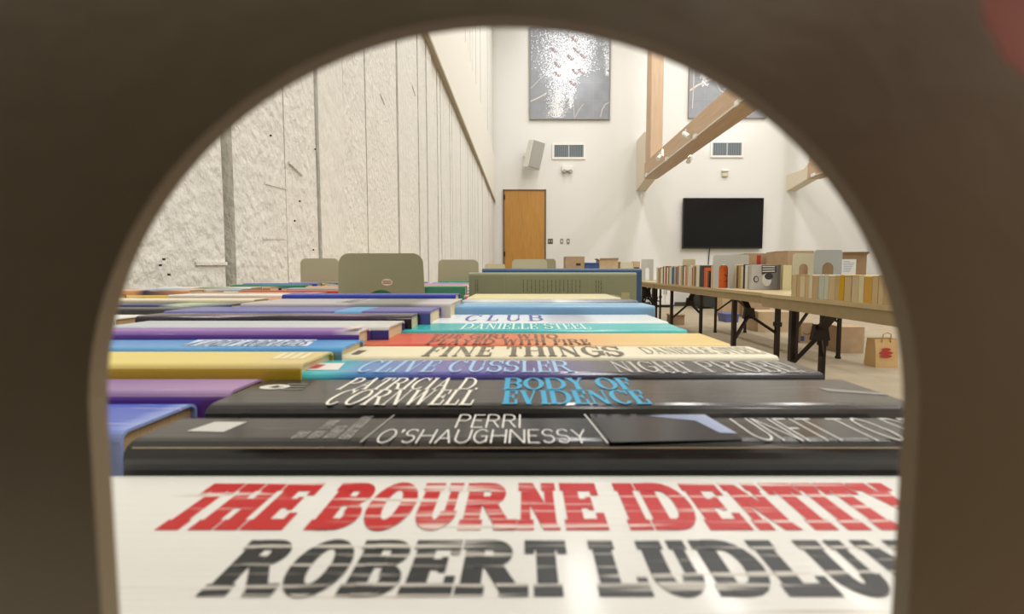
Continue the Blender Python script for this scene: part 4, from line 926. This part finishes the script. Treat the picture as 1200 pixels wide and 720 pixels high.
# blue tub on floor
a = onz(850, 378, .001); Y = a.y; c = ony(866, 378, Y); h = ony(850, 368, Y).z; W = (c.x - a.x) / 2
t = thing('storage_tub', 'blue-violet plastic tub on the carpet under the mid table', 'tub', ((a.x + c.x) / 2, Y + .14, 0)); M_BV = mat('blue_violet_plastic', '#565c94', .4)
bm = MB(); bm.prism([(-W * .88, -.14, 0), (W * .88, -.14, 0), (W, -.14, h - .015), (-W, -.14, h - .015)], (0, .26, 0)); bm.build('tub_body', M_BV, t); bm = MB(); bm.box(-W - .01, W + .01, -.15, .13, h - .014, h, bev=.004); bm.build('rim', M_BV, t)
# paper bag with red emblem
a = onz(1026, 431, .001); Y = a.y; c = ony(1052, 431, Y); h = ony(1026, 398, Y).z; W = (c.x - a.x) / 2; cxm = (a.x + c.x) / 2
t = thing('paper_bag', 'kraft paper bag with red round print at the hole rim', 'bag', (cxm, Y + .06, 0))
bm = MB(); n = 6; zs = [0, h * .5, h]
prof = [(-W, -.06), (W, -.06), (W, .0), (W * .98, .06), (-W * .98, .06), (-W, 0)]
for k, zz in enumerate(zs):
    sc = (1, .98, 1.0)[k]; sy_ = (1, .9, .65)[k]; bm.v += [(x_ * sc, y_ * sy_, zz) for x_, y_ in prof]
for k in range(2):
    for j in range(n): q = k * n + j; q2 = k * n + (j + 1) % n; bm.f.append((q, q2, q2 + n, q + n)); bm.mi.append(0)
bm.f.append(tuple(range(n))); bm.mi.append(0); bm.build('bag_body', mat('kraft_paper', '#cdaa78', .85, noise=.06, nscale=10), t)
for j, (zz, ww, hh) in enumerate(((.64, .42, .09), (.52, .62, .10), (.40, .56, .08))):
    f = MB(); pp = [(-W * .12 + ww * W * math.cos(R(q)), -.0615 - .0, h * zz + h * hh * .62 * math.sin(R(q))) for q in range(0, 360, 24)]; f.face(pp); f.build('red_emblem', INKR, t)
bm = MB(); bm.tube([(-W * .4, -.045, h - .03), (-W * .35, -.05, h + .045), (0, -.055, h + .06), (W * .35, -.05, h + .045), (W * .4, -.045, h - .03)], .004); bm.build('handle', mat('twisted_paper', '#b8935f', .8), t)
# white papers under the mid table
a = onz(876, 384, .001); Y = a.y; t = thing('paper_bundle', 'white wrapped paper bundle under the mid table', 'paper', (a.x + .1, Y + .08, 0))
for k in range(3): bm = MB(); bm.box(-.11 + .01 * k, .11 - .006 * k, -.08, .08, .031 * k, .03 + .031 * k, bev=.004); bm.build('ream', M_WHITE, t)

# ------------------------------------------------------------------ the phone behind the bookend and the hand that holds it
t = thing('phone', 'black phone held up just behind the foreground bookend', 'phone', (-.052, -.0052, E + .004))
bm = MB(); bm.box(-.075, .075, -.004, .004, -.037, .037, bev=.0015); bm.build('body', M_BLACK, t)
bm = MB(); bm.box(-.072, .072, -.0046, -.0041, -.034, .034); bm.build('screen', M_SCREEN, t)
me = bpy.data.meshes.new('hand')
J = {'wrist': ((.105, -.055, -.075), .026), 'palm': ((.080, -.040, -.028), .024), 'kn': ((.070, -.030, .006), .018),
     'i1': ((.062, -.020, .030), .0105), 'i2': ((.050, -.003, .0365), .0090), 'i3': ((.033, .0072, .0240), .0080), 'i4': ((.0205, .0088, .0100), .0072), 'i5': ((.0156, .0090, .0066), .0062),
     'm1': ((.072, -.020, .012), .0105), 'm2': ((.066, .000, .012), .0090), 'm3': ((.052, .0085, .003), .0080), 'm4': ((.038, .0085, -.006), .0066),
     'r1': ((.076, -.022, -.008), .0100), 'r2': ((.070, .000, -.012), .0085), 'r3': ((.056, .0085, -.020), .0075), 'r4': ((.043, .0085, -.027), .0062),
     'p1': ((.080, -.026, -.028), .0090), 'p2': ((.076, -.006, -.034), .0075), 'p3': ((.064, .005, -.040), .0068), 'p4': ((.053, .006, -.045), .0056),
     't1': ((.062, -.048, -.020), .0130), 't2': ((.042, -.036, -.004), .0105), 't3': ((.020, -.0245, .004), .0085), 't4': ((.010, -.0215, .006), .0068), 'arm': ((.19, -.16, -.22), .034)}
E_ = [('arm', 'wrist'), ('wrist', 'palm'), ('palm', 'kn'), ('kn', 'i1'), ('i1', 'i2'), ('i2', 'i3'), ('i3', 'i4'), ('i4', 'i5'), ('kn', 'm1'), ('m1', 'm2'), ('m2', 'm3'), ('m3', 'm4'), ('palm', 'r1'), ('r1', 'r2'), ('r2', 'r3'), ('r3', 'r4'), ('palm', 'p1'), ('p1', 'p2'), ('p2', 'p3'), ('p3', 'p4'), ('palm', 't1'), ('t1', 't2'), ('t2', 't3'), ('t3', 't4')]
ks = list(J); org = Vector((.08, -.04, E - .03))
me.from_pydata([tuple(Vector(J[k][0]) + Vector((0, 0, E)) - org) for k in ks], [(ks.index(a), ks.index(b)) for a, b in E_], [])
ho = bpy.data.objects.new('hand', me); COL.objects.link(ho); ho.location = org
sk = ho.modifiers.new('skin', 'SKIN'); sk.use_smooth_shade = True
for i, k in enumerate(ks):
    sv = me.skin_vertices[0].data[i]; sv.radius = (J[k][1], J[k][1]); sv.use_root = (k == 'palm')
ss = ho.modifiers.new('sub', 'SUBSURF'); ss.levels = 2; ss.render_levels = 2
me.materials.append(M_SKIN)
tag(ho, 'pink fingertip of a hand reaching in at the top right corner', 'hand')
